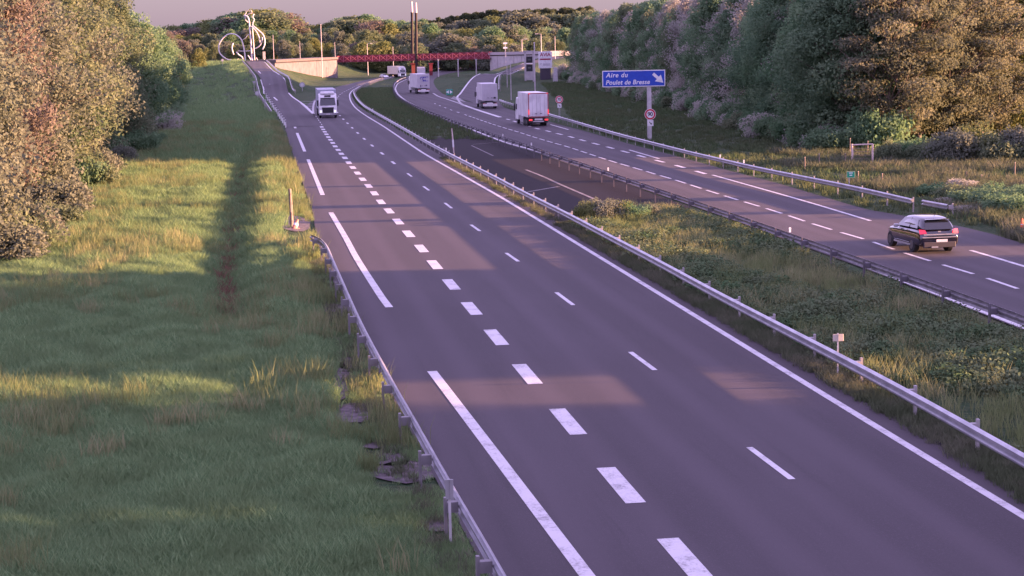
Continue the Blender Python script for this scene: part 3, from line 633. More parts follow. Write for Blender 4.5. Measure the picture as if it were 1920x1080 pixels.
# ------------------------------------------------------------------ sculpture
def sculpture():
    d = 640.; c0 = pt(470, 117, d); s = d/FPX; root = empty("chicken_sculpture", c0, 0, "tall white tubular sculpture of an abstract chicken on top of the embankment", "sculpture")
    PNK = mat("white_tube_steel", (.62, .56, .58), .45)
    def W(cx, cy, dy=0.): return Vector(((400+cx/9-470)*s*HR.x+dy*HF.x, (400+cx/9-470)*s*HR.y+dy*HF.y, (117-(10+cy/9))*s))
    def T(nm, pts, r, d0=0., d1=0.):
        n = len(pts); P = cat([W(x, y, d0+(d1-d0)*i/(n-1)) for i, (x, y) in enumerate(pts)], .6); MB().tube(P, r, 7).build(nm, PNK, root, smooth=True)
    T("tail_ring", [(545, 960), (535, 800), (515, 680), (490, 590), (430, 520), (350, 485), (270, 490), (190, 540), (125, 620), (97, 700), (105, 790), (160, 860), (240, 910), (340, 920), (420, 905)], .21, 0, 2)
    T("inner_arc", [(345, 635), (322, 700), (325, 760), (345, 830)], .24, 1, 1); T("left_mast", [(655, 960), (648, 750), (645, 600), (635, 400), (628, 270), (600, 200), (545, 185)], .27, 0, .5)
    T("right_mast", [(690, 960), (683, 750), (680, 600), (674, 400), (688, 300), (712, 255), (686, 215), (712, 160)], .2, 1.5, 1.)
    T("comb", [(545, 185), (585, 142), (573, 102), (606, 120), (620, 90), (642, 118), (658, 95), (682, 146), (640, 152), (595, 178)], .13, .5, 1.); T("wattle", [(565, 200), (568, 262), (610, 300)], .14, .5, 1)
    T("chest", [(655, 365), (700, 400), (760, 480), (798, 580), (800, 640)], .2, .3, -.6); T("breast", [(688, 355), (760, 420), (840, 490), (878, 570), (880, 670), (842, 755)], .22, 1, -1.)
    T("belly", [(845, 550), (832, 630), (780, 700), (700, 742)], .18, -.6, .4); T("foot", [(408, 785), (440, 832), (490, 870), (520, 960)], .25, -1, 0); T("foot", [(595, 845), (625, 900), (640, 960)], .2, -1, 0)
    T("foot", [(720, 885), (750, 960)], .17, 1, 1); T("cross_bar", [(425, 768), (540, 775), (645, 770)], .11, 0, 0); T("back_plume", [(505, 585), (560, 555), (605, 495)], .1, .5, .5)
    b = W(480, 985); MB().box(b, (7, 2.5, 2.2)).build("plinth", CONC, root); b = W(655, 930); MB().tube([b+Vector((0, 0, 1.2)), b-Vector((0, 0, 1.5))], [.2, .9], 8).build("plinth", PNK, root)
    b = W(860, 850); MB().box(b, (.95, .5, 2.6)).tube([b, b-Vector((0, 0, 3))], .25, 6).build("signboard", mat("cream_board", (.6, .5, .42), .6), root)
sculpture()

# ------------------------------------------------------------------ lamps and posts in the distance
LAMPM = mat("lamp_steel", (.48, .44, .46), .5, .3)
def lamp(px, yt, yb, d, label, head=0, r=.09, group=None, thick=1.):
    b = pt(px, yb, d); b.z = H(b.x, b.y); t = pt(px, yt, d); h = t.z-b.z; root = empty("street_lamp", b, 0, label, "street lamp", group)
    lean = t-b; MB().tube([(0, 0, 0), (0, 0, h*.5), (0, 0, h)], [r*1.2*thick, r*thick, r*.75*thick], 8).build("pole", LAMPM, root)
    if head:
        MB().tube([(0, 0, h-.1), (head*.6, 0, h+.12), (head*1.2, 0, h+.15)], .06, 6).build("arm", LAMPM, root)
        MB().box((head*1.55, 0, h+.12), (1.0, .38, .16)).build("lamp_head", mat("lamp_cover", (.6, .56, .58), .4), root, bevel=.03)
    else: MB().cyl((0, 0, h), r*1.3, .14, 'z', 8).build("cap", LAMPM, root)
lamp(1004, 80, 199, 264, "slim lamp post rising from behind the white box truck", 0, .09)
lamp(958.5, 110, 185, 300, "lower thin lamp post right of the swap body lorry", 0, .06)
lamp(951, 98, 155, 400, "thin lamp post beside the exit road left of the price totem", 0, .07)
lamp(979, 74, 98, 640, "lamp post on the plateau above the pale abutment wall", 1, .12)
lamp(1015, 64, 98, 600, "tall lamp post with its head to the left above the brand sign", -1, .12)
lamp(1041, 69, 100, 560, "lamp post half hidden at the edge of the right wood", 0, .08)
lamp(603.5, 46, 109, 630, "tallest slim mast on the plateau left of the red bridge", 0, .13)
lamp(628.5, 80, 107, 650, "thin lamp post nearest the left end of the red bridge", 0, .08)
lamp(689, 82, 102, 690, "lamp post with head behind the left half of the red bridge", 1, .12)
lamp(737, 88, 103, 700, "short lamp post behind the bridge left of the pylons", 0, .1)
lamp(563, 78, 110, 625, "thin lamp post left of the tallest mast on the plateau", 0, .07)
lamp(513.5, 66, 112, 610, "pinkish lamp post right of the chicken sculpture", 0, .09)
for k, (x, a, b_) in enumerate(((822, 112, 124), (859, 111, 123), (893, 111, 121))):
    d = 640; q = pt(x, b_+2, d); q.z = H(q.x, q.y)-.2; t = pt(x, a, d)
    rt = empty("bridge_column", q, 0, "slender pale column under the right half of the red bridge", "bridge column", "slender columns of the red bridge"); MB().tube([(0, 0, 0), (0, 0, t.z-q.z)], .2, 8).build("shaft", GREYC, rt); MB().box((0, 0, t.z-q.z), (.7, .7, .2)).build("head", GREYC, rt)
for px, d, lb in ((947.5, 600, "stacked pale lamp heads on a mast above the abutment"),):
    b = pt(px, 98, d); b.z = H(b.x, b.y); t = pt(px, 80, d); h = t.z-b.z; rt = empty("sign_mast", b, 0, lb, "mast"); MB().tube([(0, 0, 0), (0, 0, h)], .12, 6).build("pole", LAMPM, rt)
    MB().box((0, -.1, h-.2), (1.4, .15, .55)).build("panel", SWHITE, rt); MB().box((0, -.1, h-1.7), (1.4, .15, .55)).build("panel", SWHITE, rt)
def totem():
    d = 455.; b = pt(993, 149, d); b.z = H(b.x, b.y); s = d/FPX; top = pt(993, 97, d).z-b.z; root = empty("price_totem", b, -radians(6), "pale fuel price totem with two dark display panels by the exit road", "price totem")
    W_ = 18*s; MB().box((-W_/2+.2, 0, top/2-1), (.45, .4, top+2)).build("leg", GREYC, root); MB().box((W_/2-.2, 0, top/2-1), (.45, .4, top+2)).build("leg", GREYC, root)
    MB().box((0, 0, top+.1), (W_+.6, .6, .3)).build("cap", GREYC, root); z = lambda y: (149-y)*s
    MB().box((0, -.05, (z(130)+z(146))/2), (W_-.9, .3, z(130)-z(146))).build("lower_panel", GREYC, root)
    for y0, y1 in ((102, 114.5), (116.5, 130)):
        MB().box((0, -.06, (z(y0)+z(y1))/2), (W_-.85, .3, z(y0)-z(y1)-.1)).build("display", SBLACK, root)
        MB().box((0, -.23, (z(y0)+z(y1))/2), (W_*.3, .02, .4)).build("faint_digits", mat("dim_digits", (.08, .09, .08), .6), root)
    MB().box((0, -.05, z(115.5)), (W_-.8, .32, .25)).build("divider", SWHITE, root); MB().box((.5, -.1, z(151)), (1.3, .1, .6)).build("foot_plate", GREYC, root)
totem()
def board():
    d = 470.; b = pt(1023, 146, d); b.z = H(b.x, b.y)-.3; s = d/FPX; z = lambda y: pt(1023, y, d).z-b.z; root = empty("brand_sign", b, -radians(4), "white service station signboard with maroon lettering and red bar", "signboard")
    MB().box((0, 0, (z(97)+z(128))/2), (25*s, .4, z(97)-z(128))).build("board", SWHITE, root, bevel=.03); MB().box((0, .1, z(128)/2), (20*s, .3, z(128))).build("base_wall", mat("dark_base", (.07, .06, .08), .8), root)
    MR = mat("letter_maroon", (.30, .01, .05), .5); text_mesh("lettering", "AVIA", 1.25, MR, root, Matrix.Translation((0, -.22, z(102.7))) @ TXT, .03)
    MB().box((0, -.22, z(111)), (20*s, .05, 2.6*s)).build("red_bar", MR, root); MB().box((0, -.22, z(107)), (20*s, .04, .6*s)).build("thin_line", SWHITE, root)
    text_mesh("lettering", "C", .6, SBLACK, root, Matrix.Translation((-8*s, -.22, z(120.5))) @ TXT); MB().box((2*s, -.22, z(120)), (13*s, .03, .14)).box((2*s, -.22, z(122.3)), (13*s, .03, .1)).build("small_print", mat("print_grey", (.25, .22, .3), .6), root)
board()
d = 430.; b = pt(1042, 146, d); b.z = H(b.x, b.y); s = d/FPX; root = empty("white_banner", b, 0, "pale narrow banner standing at the wood edge right of the signboard", "banner")
MB().box((0, 0, (146-120)*s/2+.3), (8*s, .25, 26*s), taper=.8).build("cloth", mat("banner_cloth", (.5, .48, .5), .8), root, bevel=.05); MB().tube([(-.6, .15, 0), (-.6, .15, 4.6)], .06, 6).build("pole", GALV2, root)

# ------------------------------------------------------------------ vehicles
BODYW = mat("truck_white", (.74, .73, .74), .35, c2=(.54, .52, .54), scale=.8, coat=.2); BODYG = mat("trailer_grey", (.46, .44, .47), .5, c2=(.40, .38, .41), scale=.8)
TYRE = mat("tyre_rubber", (.018, .018, .02), .85); RIM = mat("rim_alloy", (.14, .14, .15), .35, .7); CHAS = mat("chassis_black", (.025, .024, .028), .7)
GLASS = mat("dark_glass", (.015, .018, .025), .06, spec=.6, coat=.5); TAIL = mat("tail_light_lit", (.5, .03, .03), .4, emit=(1, .06, .08, .16)); TAILD = mat("tail_light", (.35, .02, .03), .3)
HEADL = mat("headlight", (.75, .75, .78), .15, emit=(.9, .9, 1, .12)); PLATE = mat("number_plate", (.62, .60, .60), .5); REDM = mat("red_trim", (.34, .12, .14), .5); INTER = mat("cab_interior", (.20, .19, .22), .8)
def wheel(root, x, y, r=.5, wd=.3, hub=True):
    w = MB().cyl((x, y, r), r, wd, 'x', 20).build("wheel", TYRE, root, bevel=.03)
    MB().cyl((x+(.5*wd+.006)*(1 if x > 0 else -1), y, r), r*.55, .03, 'x', 14).build("rim", RIM, w); return w
def heading(p, q): v = q-p; return atan2(v.y, v.x)-pi/2         # local +y along travel
def trailer(root, L=11., Wd=2.5, Hh=3.9, zb=1.05, body=None, lit=False, doors=True, y0=0., red=True, wheels=True):
    body = body or BODYW
    MB().box((0, y0+L/2, (zb+Hh)/2), (Wd, L, Hh-zb)).build("cargo_box", body, root, bevel=.03)
    fr = REDM if red else BODYG; 
    MB().box((-Wd/2+.05, y0-.02, (zb+Hh)/2), (.12, .07, Hh-zb)).box((Wd/2-.05, y0-.02, (zb+Hh)/2), (.12, .07, Hh-zb)).box((0, y0-.02, Hh-.06), (Wd-.2, .07, .12)).box((0, y0-.02, zb+.06), (Wd-.2, .07, .12)).build("rear_frame", fr, root)
    if doors:
        for s in (-1, 1):
            dr = MB().box((s*(Wd/4-.05), y0-.03, (zb+Hh)/2), (Wd/2-.14, .05, Hh-zb-.26)).build("rear_door", body, root, bevel=.015)
            MB().tube([(s*.22, y0-.08, zb+.2), (s*.22, y0-.08, Hh-.25)], .022, 6).tube([(s*.75, y0-.08, zb+.2), (s*.75, y0-.08, Hh-.25)], .018, 6).build("lock_bar", GALV2, dr)
            MB().box((s*.3, y0-.1, zb+.45), (.26, .05, .06)).build("door_handle", SBLACK, dr)
    MB().box((0, y0+L/2, zb-.12), (Wd*.45, L, .2)).build("chassis", CHAS, root); MB().box((0, y0+.05, .78), (Wd-.1, .16, .30)).build("light_bar", CHAS, root)
    MB().box((0, y0, .52), (Wd-.15, .12, .14)).build("bumper", PLATE if not lit else CHAS, root)
    for s in (-1, 1):
        MB().box((s*(Wd/2-.28), y0-.05, .8), (.42, .06, .2)).build("tail_light", TAIL if lit else TAILD, root, bevel=.02)
        MB().box((s*(Wd/2-.35), y0+.9, .55), (.4, .03, .5)).build("mud_flap", SBLACK, root)
    MB().box((0, y0-.05, .85), (.95, .03, .22)).build("number_plate", PLATE, root); MB().box((0, y0-.05, .6), (1.3, .03, .1)).build("reflective_strip", PLATE, root)
    if wheels:
        for yy in (1.6, 2.9, 4.2):
            for s in (-1, 1): wheel(root, s*(Wd/2-.2), y0+yy)
def cab(root, yf, Wd=2.4, Hc=3.3, Ln=2.1, col=None, back=True):
    """tractor whose front face is at y=yf looking towards +y"""
    col = col or BODYW
    prof = [(yf-Ln, .55), (yf-.05, .55), (yf, .75), (yf-.02, 1.45), (yf-.14, 2.2), (yf-.45, 2.95), (yf-.75, Hc), (yf-Ln, Hc)]
    secs = []
    for x, k in ((-Wd/2, .96), (-Wd/2+.10, 1), (Wd/2-.10, 1), (Wd/2, .96)):
        secs.append([(x, yf-Ln/2+(y-(yf-Ln/2))*k, .55+(z-.55)*(k*.5+.5)) for y, z in prof])
    MB().loft(secs).build("cab_shell", col, root, bevel=.04)
    def fr(z): return np.interp(z, [.75, 1.45, 2.2, 2.95, Hc], [yf, yf-.02, yf-.14, yf-.45, yf-.75])
    def panel(nm, x0, x1, za, zb, m, off=.03, th=.05, top_in=0.):
        mb = MB(); ring = []
        for z, ins in ((za, 0), (zb, top_in)):
            for x in (x0+ins, x1-ins): ring.append((x, fr(z)+off, z))
        a, b_, c, e = ring; bk = [(p[0], p[1]-th, p[2]) for p in ring]
        mb.add(ring+bk, [(0, 1, 3, 2), (5, 4, 6, 7), (4, 5, 1, 0), (6, 2, 3, 7), (4, 0, 2, 6), (1, 5, 7, 3)]); return mb.build(nm, m, root)
    panel("windscreen", -Wd/2+.16, Wd/2-.16, 1.78, 2.6, GLASS, .085, top_in=.08); panel("sun_visor", -Wd/2+.25, Wd/2-.25, 2.64, 2.78, SBLACK, .10, .12)
    panel("roof_window", -.42, .42, 2.88, 3.12, SBLACK, .05); panel("grille", -.72, .72, .72, 1.48, SBLACK, .04, top_in=-.1); panel("front_bumper", -Wd/2+.02, Wd/2-.02, .42, .70, mat("bumper_grey", (.30, .29, .32), .5), .06, .15)
    for s in (-1, 1):
        panel("headlight", min(s*.84, s*1.12), max(s*.84, s*1.12), .74, 1.08, HEADL, .06)
        MB().box((s*(Wd/2+.16), yf-.35, 2.05), (.2, .14, .8)).build("side_mirror", SBLACK, root, bevel=.02); MB().box((s*(Wd/2+.003), yf-.95, 2.15), (.03, .9, .7)).build("side_window", GLASS, root)
        wheel(root, s*(Wd/2-.18), yf-1.35); 
    MB().box((0, yf+.10, .55), (.55, .03, .13)).build("number_plate", PLATE, root)
    MB().box((0, yf-Ln*.55, Hc+.12), (Wd*.82, Ln*.7, .3), taper=.85).build("roof_deflector", col, root, bevel=.05)
VS = .93
# 1 white box truck (nearest, right carriageway)
p = gp(1010, 237); q = gp(950, 219); root = empty("box_truck", p, heading(p, q)+.02, "white box truck with red edged rear doors and lit tail lights on the exit lane", "truck"); root.scale = (VS,)*3
trailer(root, 8.2, 2.5, 4.05, 1.1, BODYW, True, True); cab(root, 10.7, 2.45, 3.3, 2.2)
for z in (1.25,):
    for s in (-1, 1): MB().box((s*(1.2), -.09, 1.75), (.12, .05, .6)).build("side_marker", TAIL, root)
    for s in (-1, 1): MB().box((s*1.1, -.09, 3.97), (.16, .05, .1)).build("top_marker", TAIL, root)
for s in (-1, 1): MB().box((s*1.2, 6.2, .75), (.06, 1.1, .65)).box((s*1.2, 4.9, .75), (.06, .8, .7)).build("side_tank", mat("tank_alloy", (.5, .48, .52), .4, .4), root)
# 2 swap body lorry
p = gp(919, 204); q = gp(880, 190); root = empty("box_lorry", p, heading(p, q)+.0, "pale swap body lorry with beige tail lift just ahead of the box truck", "truck"); root.scale = (VS*.98,)*3
trailer(root, 9.5, 2.45, 4.0, 1.3, BODYG, False, True, red=False); cab(root, 12., 2.4, 3.3, 2.1, BODYG); MB().box((0, -.1, .62), (2.3, .08, .4)).build("tail_lift", PLATE, root); MB().box((.75, -.1, 1.75), (.35, .05, .25)).build("notice", SBLACK, root)
# 3 articulated lorry with blue lettering
p = gp(794.5, 176); q = gp(770, 165.5); root = empty("articulated_lorry", p, radians(2), "white articulated lorry with blue lettering on its rear doors in the far bend", "truck"); root.scale = (.97,)*3
trailer(root, 12.5, 2.5, 4.0, 1.2, BODYG, False, True, red=False); cab(root, 15., 2.4, 3.4, 2.1); BL = mat("livery_blue", (.06, .05, .30), .5)
text_mesh("lettering", "6C", 1.05, BL, root, Matrix.Translation((-.15, -.075, 3.0)) @ TXT, .04); MB().box((.25, -.07, 3.42), (1.5, .03, .13)).box((.35, -.07, 2.6), (1.2, .03, .13)).build("livery_bar", BL, root); MB().box((0, -.1, .62), (2.3, .08, .34)).build("tail_lift", PLATE, root)
MB().box((.6, -.08, 1.7), (.3, .03, .3)).box((-.6, -.08, 1.6), (.2, .03, .5)).build("notice", mat("notice_grey", (.15, .13, .2), .6), root)
# 4, 5 further lorries in the queue
p = pt(790.8, 147, 600); p.z = H(p.x, p.y); root = empty("articulated_lorry", p, radians(-4), "grey backed lorry directly beyond the one with blue lettering", "truck"); trailer(root, 12.5, 2.5, 3.95, 1.2, BODYG, False, True, red=False); cab(root, 15., 2.4, 3.4, 2.1)
p = pt(790, 131, 745); p.z = H(p.x, p.y)+.0; root = empty("white_lorry", p, radians(172), "small white lorry under the bridge deck just right of the pylons", "truck"); root.scale = (1.1,)*3; trailer(root, 10, 2.5, 4.0, 1.2, BODYW, y0=-12, red=False); cab(root, 0.2, 2.4, 3.6, 2.1)
# 6 oncoming lorry under the bridge
p = pt(755.5, 139.5, 640); p.z = H(p.x, p.y); root = empty("articulated_lorry", p, radians(172+22), "oncoming white lorry passing under the bridge left of the pylons", "truck"); root.scale = (1.02,)*3; cab(root, 0, 2.4, 3.5, 2.1); trailer(root, 11, 2.5, 4.0, 1.2, mat("cream_body", (.6, .55, .46), .5), y0=-13.4, red=False)
# 7 big oncoming tractor with trailer
p = gp(615.5, 221.5); q = gp(611, 210); root = empty("articulated_lorry", p, pi+radians(-.6), "oncoming white tractor unit with black grille and windscreen towing a flat roofed trailer", "truck"); root.scale = (.97,)*3
cab(root, 0, 2.45, 3.35, 2.3); trailer(root, 12., 2.5, 3.85, 1.2, mat("blue_grey_tarp", (.32, .33, .40), .6), y0=-15., red=False)
for s in (-1, 1): MB().box((s*1.15, -3.4, .75), (.08, 1.8, .55)).build("side_skirt", BODYW, root)
# far white car
p = pt(720, 144, 640); p.z = H(p.x, p.y); root = empty("car", p, radians(200), "tiny white car in the distance on the oncoming carriageway by the median", "car")
MB().loft([[(-.85, y, a), (.85, y, a), (.85, y, b_), (-.85, y, b_)] for y, a, b_ in ((-2.1, .35, .8), (-1.9, .25, .95), (1.2, .25, .9), (2.1, .3, .65))]).build("body", BODYW, root, bevel=.08); MB().box((0, -.4, 1.15), (1.55, 2.4, .5), taper=.78).build("cabin_glass", GLASS, root, bevel=.05); MB().box((0, -.5, 1.42), (1.2, 1.5, .06)).build("roof", BODYW, root)
for x, y in ((-.75, 1.3), (.75, 1.3), (-.75, -1.3), (.75, -1.3)): wheel(root, x, y, .32, .2)

# black SUV
def suv():
    a = gp(1718, 471.5); b = gp(1773, 472); c = (a+b)/2; v = Vector((0, 1, 0)); root = empty("suv", c, radians(1.), "black SUV seen from behind in the right lane of the right carriageway", "car"); root.scale = (.96,)*3
    BLK = mat("black_car_paint", (.012, .010, .016), .12, spec=.6, coat=1.); TR = mat("car_trim_silver", (.5, .5, .52), .3, .6)
    # body sections along y (0 = rear axle); rear bumper -0.95, front bumper 3.45
    st = [(-.98, .80, .45, .62, .78), (-.95, .88, .33, .80, .95), (-.80, .91, .27, .98, 1.08), (-.45, .925, .26, 1.0, 1.10), (.3, .93, .25, 1.0, 1.08), (1.3, .93, .25, .98, 1.05), (2.2, .92, .25, .95, 1.02), (2.75, .90, .26, .88, .99), (3.15, .84, .28, .78, .90), (3.42, .72, .34, .62, .76)]
    secs = []
    for y, wd, z0, z1, z2 in st:
        secs.append([(-wd*.86, y, z0), (wd*.86, y, z0), (wd, y, z0+.14), (wd*1.01, y, (z0+z1)/2+.06), (wd*.985, y, z1), (wd*.90, y, z2), (0, y, z2+.015), (-wd*.90, y, z2), (-wd*.985, y, z1), (-wd*1.01, y, (z0+z1)/2+.06), (-wd, y, z0+.14)])
    body = MB().loft(secs).build("body", BLK, root, smooth=True); sm = body.modifiers.new("s", 'SUBSURF'); sm.levels = sm.render_levels = 2
    # greenhouse
    gs = [(-.86, .74, 1.04, 1.12, .70), (-.55, .80, 1.05, 1.50, .62), (-.2, .82, 1.05, 1.60, .63), (.6, .83, 1.05, 1.64, .64), (1.3, .83, 1.03, 1.60, .62), (1.75, .82, 1.01, 1.42, .62), (2.35, .80, .99, 1.06, .72)]
    secs = [[(-wb, y, z0), (wb, y, z0), (wb*.96+wt*.04, y, z0+(z1-z0)*.35), (wt+.03, y, z1-.05), (wt*.8, y, z1), (0, y, z1+.02), (-wt*.8, y, z1), (-wt-.03, y, z1-.05), (-wb*.96-wt*.04, y, z0+(z1-z0)*.35)] for y, wb, z0, z1, wt in gs]
    gh = MB().loft(secs).build("roof", mat("roof_black_gloss", (.02, .019, .026), .1, spec=.7, coat=1.), root, smooth=True); sm = gh.modifiers.new("s", 'SUBSURF'); sm.levels = sm.render_levels = 2
    def quad(nm, P, m, th=.015):
        P = [Vector(p) for p in P]; n = (P[1]-P[0]).cross(P[2]-P[0]).normalized(); k = len(P)
        return MB().add(P+[p-n*th for p in P], [tuple(range(k)), tuple(range(2*k-1, k-1, -1))]+[(i, i+k, (i+1) % k+k, (i+1) % k) for i in range(k)]).build(nm, m, root)
    quad("rear_window", [(-.66, -.88, 1.10), (.66, -.88, 1.10), (.56, -.63, 1.47), (-.56, -.63, 1.47)], GLASS)
    MB().box((0, -.62, 1.52), (1.1, .28, .03)).build("spoiler", BLK, root, bevel=.01)
    for s in (-1, 1):
        f = (lambda L_: L_ if s > 0 else L_[::-1])
        quad("side_window", f([(s*.845, -.45, 1.12), (s*.845, .42, 1.12), (s*.69, .42, 1.52), (s*.69, -.25, 1.49)]), GLASS); quad("side_window", f([(s*.85, .5, 1.12), (s*.85, 1.9, 1.08), (s*.70, 1.3, 1.5), (s*.69, .5, 1.53)]), GLASS)
        MB().box((s*.96, .05+1.0, .36), (.05, 1.9, .07)).build("sill_trim", TR, root)
        tl = MB().loft([[(s*.60, -.985, .93), (s*.90, -.90, .90), (s*.91, -.80, 1.10), (s*.66, -.93, 1.08)], [(s*.60, -.92, .93), (s*.86, -.8, .90), (s*.86, -.7, 1.10), (s*.66, -.86, 1.08)]]).build("tail_light", mat("car_tail_lit", (.5, .03, .05), .25, emit=(1, .05, .12, .10)), root)
        MB().box((s*1.03, 1.62, 1.08), (.2, .12, .15)).build("side_mirror", TR, root, bevel=.03)
        MB().box((s*.935, .45, .98), (.02, .2, .03)).box((s*.935, 1.35, .97), (.02, .2, .03)).build("door_handle", TR, root)
        for y in (0, 2.62): wheel(root, s*.80, y, .36, .24)
    MB().box((0, -.99, .88), (1.5, .03, .045)).build("chrome_strip", TR, root); MB().box((.1, -1.0, .60), (.52, .02, .12)).build("number_plate", PLATE, root)
    MB().box((0, -.965, .42), (1.5, .10, .26)).build("lower_bumper", mat("bumper_dark_grey", (.035, .03, .04), .6), root, bevel=.03); MB().box((0, -1.0, .755), (1.62, .03, .04)).build("bumper_lip", TR, root)
    MB().box((0, -.94, 1.0), (.14, .02, .05)).build("badge", TR, root); MB().tube([(0, -.3, 1.62), (0, -.42, 1.78)], .012, 5).build("antenna", SBLACK, root); MB().box((-.25, -1.02, .33), (.3, .1, .06)).build("exhaust", TR, root)
suv()

# ------------------------------------------------------------------ trees
BARK = mat("bark", (.13, .10, .08), .95, c2=(.07, .055, .045), scale=4, bump=.4); BARKL = mat("pale_bark", (.20, .17, .14), .9, c2=(.12, .10, .085), scale=3, bump=.3)
LF = {
 'olive': leaf_mat("olive_leaves", (.085, .130, .075), (.180, .210, .125), (.130, .170, .095), .45),
 'tan':   leaf_mat("tan_budding_leaves", (.115, .135, .105), (.190, .205, .160), (.130, .155, .110), .4),
 'rust':  leaf_mat("rust_budding_leaves", (.125, .110, .095), (.200, .170, .145), (.150, .145, .115), .4),
 'green': leaf_mat("dark_green_leaves", (.085, .170, .085), (.200, .300, .165), (.150, .220, .125), .5),
 'mauve': leaf_mat("mauve_buds", (.290, .295, .260), (.440, .420, .380), (.320, .340, .270), .5),
 'dgreen': leaf_mat("deep_green_leaves", (.080, .155, .085), (.185, .270, .155), (.130, .190, .110), .5),
 'hazelf': leaf_mat("hazel_leaves", (.105, .120, .080), (.195, .200, .135), (.140, .165, .100), .45),
 'yell':  leaf_mat("yellow_green_leaves", (.120, .150, .055), (.220, .240, .100), (.150, .180, .075), .45),
 'pine':  leaf_mat("pine_needles", (.040, .065, .035), (.085, .105, .055), (.100, .105, .060), .3),
}
def unit(n):
    v = RNG.normal(size=(n, 3)); return v/np.linalg.norm(v, axis=1, keepdims=True)
def leaves(clumps, size, aspect=1.6, upbias=0., shell=.5, out=.6):
    """clumps: (centre, (rx,ry,rz), count, tone)"""
    Cs, N, Tn = [], [], []
    for c, r, n, t in clumps:
        d = unit(n); q = (shell+(1-shell)*RNG.random((n, 1))**.6); lump = 1+.25*np.sin(d[:, :1]*5+t*9)*np.cos(d[:, 1:2]*4)
        Cs.append(np.array(c)+d*q*lump*np.array(r)); nn = d*out+unit(n)*.8; nn[:, 2] += upbias; N.append(nn); Tn.append(np.clip(t+RNG.normal(0, .16, n), 0, 1))
    Cc = np.concatenate(Cs); N = np.concatenate(N); T = np.concatenate(Tn); N /= np.linalg.norm(N, axis=1, keepdims=True); n = len(Cc)
    a = np.cross(N, unit(n)); a /= np.linalg.norm(a, axis=1, keepdims=True)+1e-9; b = np.cross(N, a)
    s = (size*(.6+.8*RNG.random((n, 1))))/2; a *= s*aspect; b *= s
    V = np.stack([Cc-a, Cc-b*.9+a*.1, Cc+a, Cc+b], 1).reshape(-1, 3); return V, np.arange(n*4).reshape(-1, 4), T
def tree(kind, m, Ht=15., R=4., nclump=46, per=260, size=.26, bark=None, seed=0, layered=0., cr=1.5, base=.12, twig=False, top=.35, lean=0., limbs=True, aspect=1.6, shell=.5):
    rnd = random.Random(seed); root = empty(kind, (0, 0, -500)); mb = MB(); n = 9
    P = [Vector((lean*i/n*Ht*.2+.25*sin(i*1.3+seed)*(i/n), .25*cos(i*1.7+seed)*(i/n), Ht*.92*i/n-.3)) for i in range(n+1)]
    r0 = Ht*.016+.06; mb.tube(P, [r0*(1-.85*i/n) for i in range(n+1)], 8); L = arclen(P); cl = []
    for k in range(nclump):
        f = base+(1-base)*(k+.5)/nclump; f = min(.98, f+rnd.uniform(-.04, .04)); env = (sin(pi*min(1, (f-base+.12)/(1-base+.12))**.85))**.6; env = max(env, top*(1 if f > .9 else 1))
        a = k*2.4+rnd.uniform(-.5, .5); rr = R*env*rnd.uniform(.35, 1.0); z = Ht*f
        c = Vector((rr*cos(a)+lean*f*Ht*.2, rr*sin(a), z+rnd.uniform(-.5, .5))); q = cr*rnd.uniform(.65, 1.25)*(.75+.35*env); t = rnd.random()
        cl.append((tuple(c), (q*1.1, q*1.1, q*(.85 if not layered else layered)), int(per*rnd.uniform(.7, 1.3)), t))
        if limbs and k % 1 == 0:
            s, _ = at_len(P, L, L[-1]*max(.08, f*.86-.1)); mid = s.lerp(c, .5)+Vector((0, 0, .35)); mb.tube([s, mid, c], [r0*.34*(1-f*.6), r0*.2*(1-f*.6), .025], 5, False)
            if twig or k % 3 == 0:
                for _ in range(5 if twig else 2):
                    e = c+Vector((rnd.uniform(-1, 1), rnd.uniform(-1, 1), rnd.uniform(-.2, 1)))*q*1.1; mb.tube([mid, (mid+e)/2+Vector((0, 0, .1)), e], [.05, .03, .012], 4, False)
    mb.build("trunk", bark or BARK, root, smooth=True)
    V, Q, T = leaves(cl, size, aspect, .25 if layered else 0, shell); me = np_mesh("crown", V, Q, m, T); o = bpy.data.objects.new("crown", me); COL.objects.link(o); o.parent = root
    return root
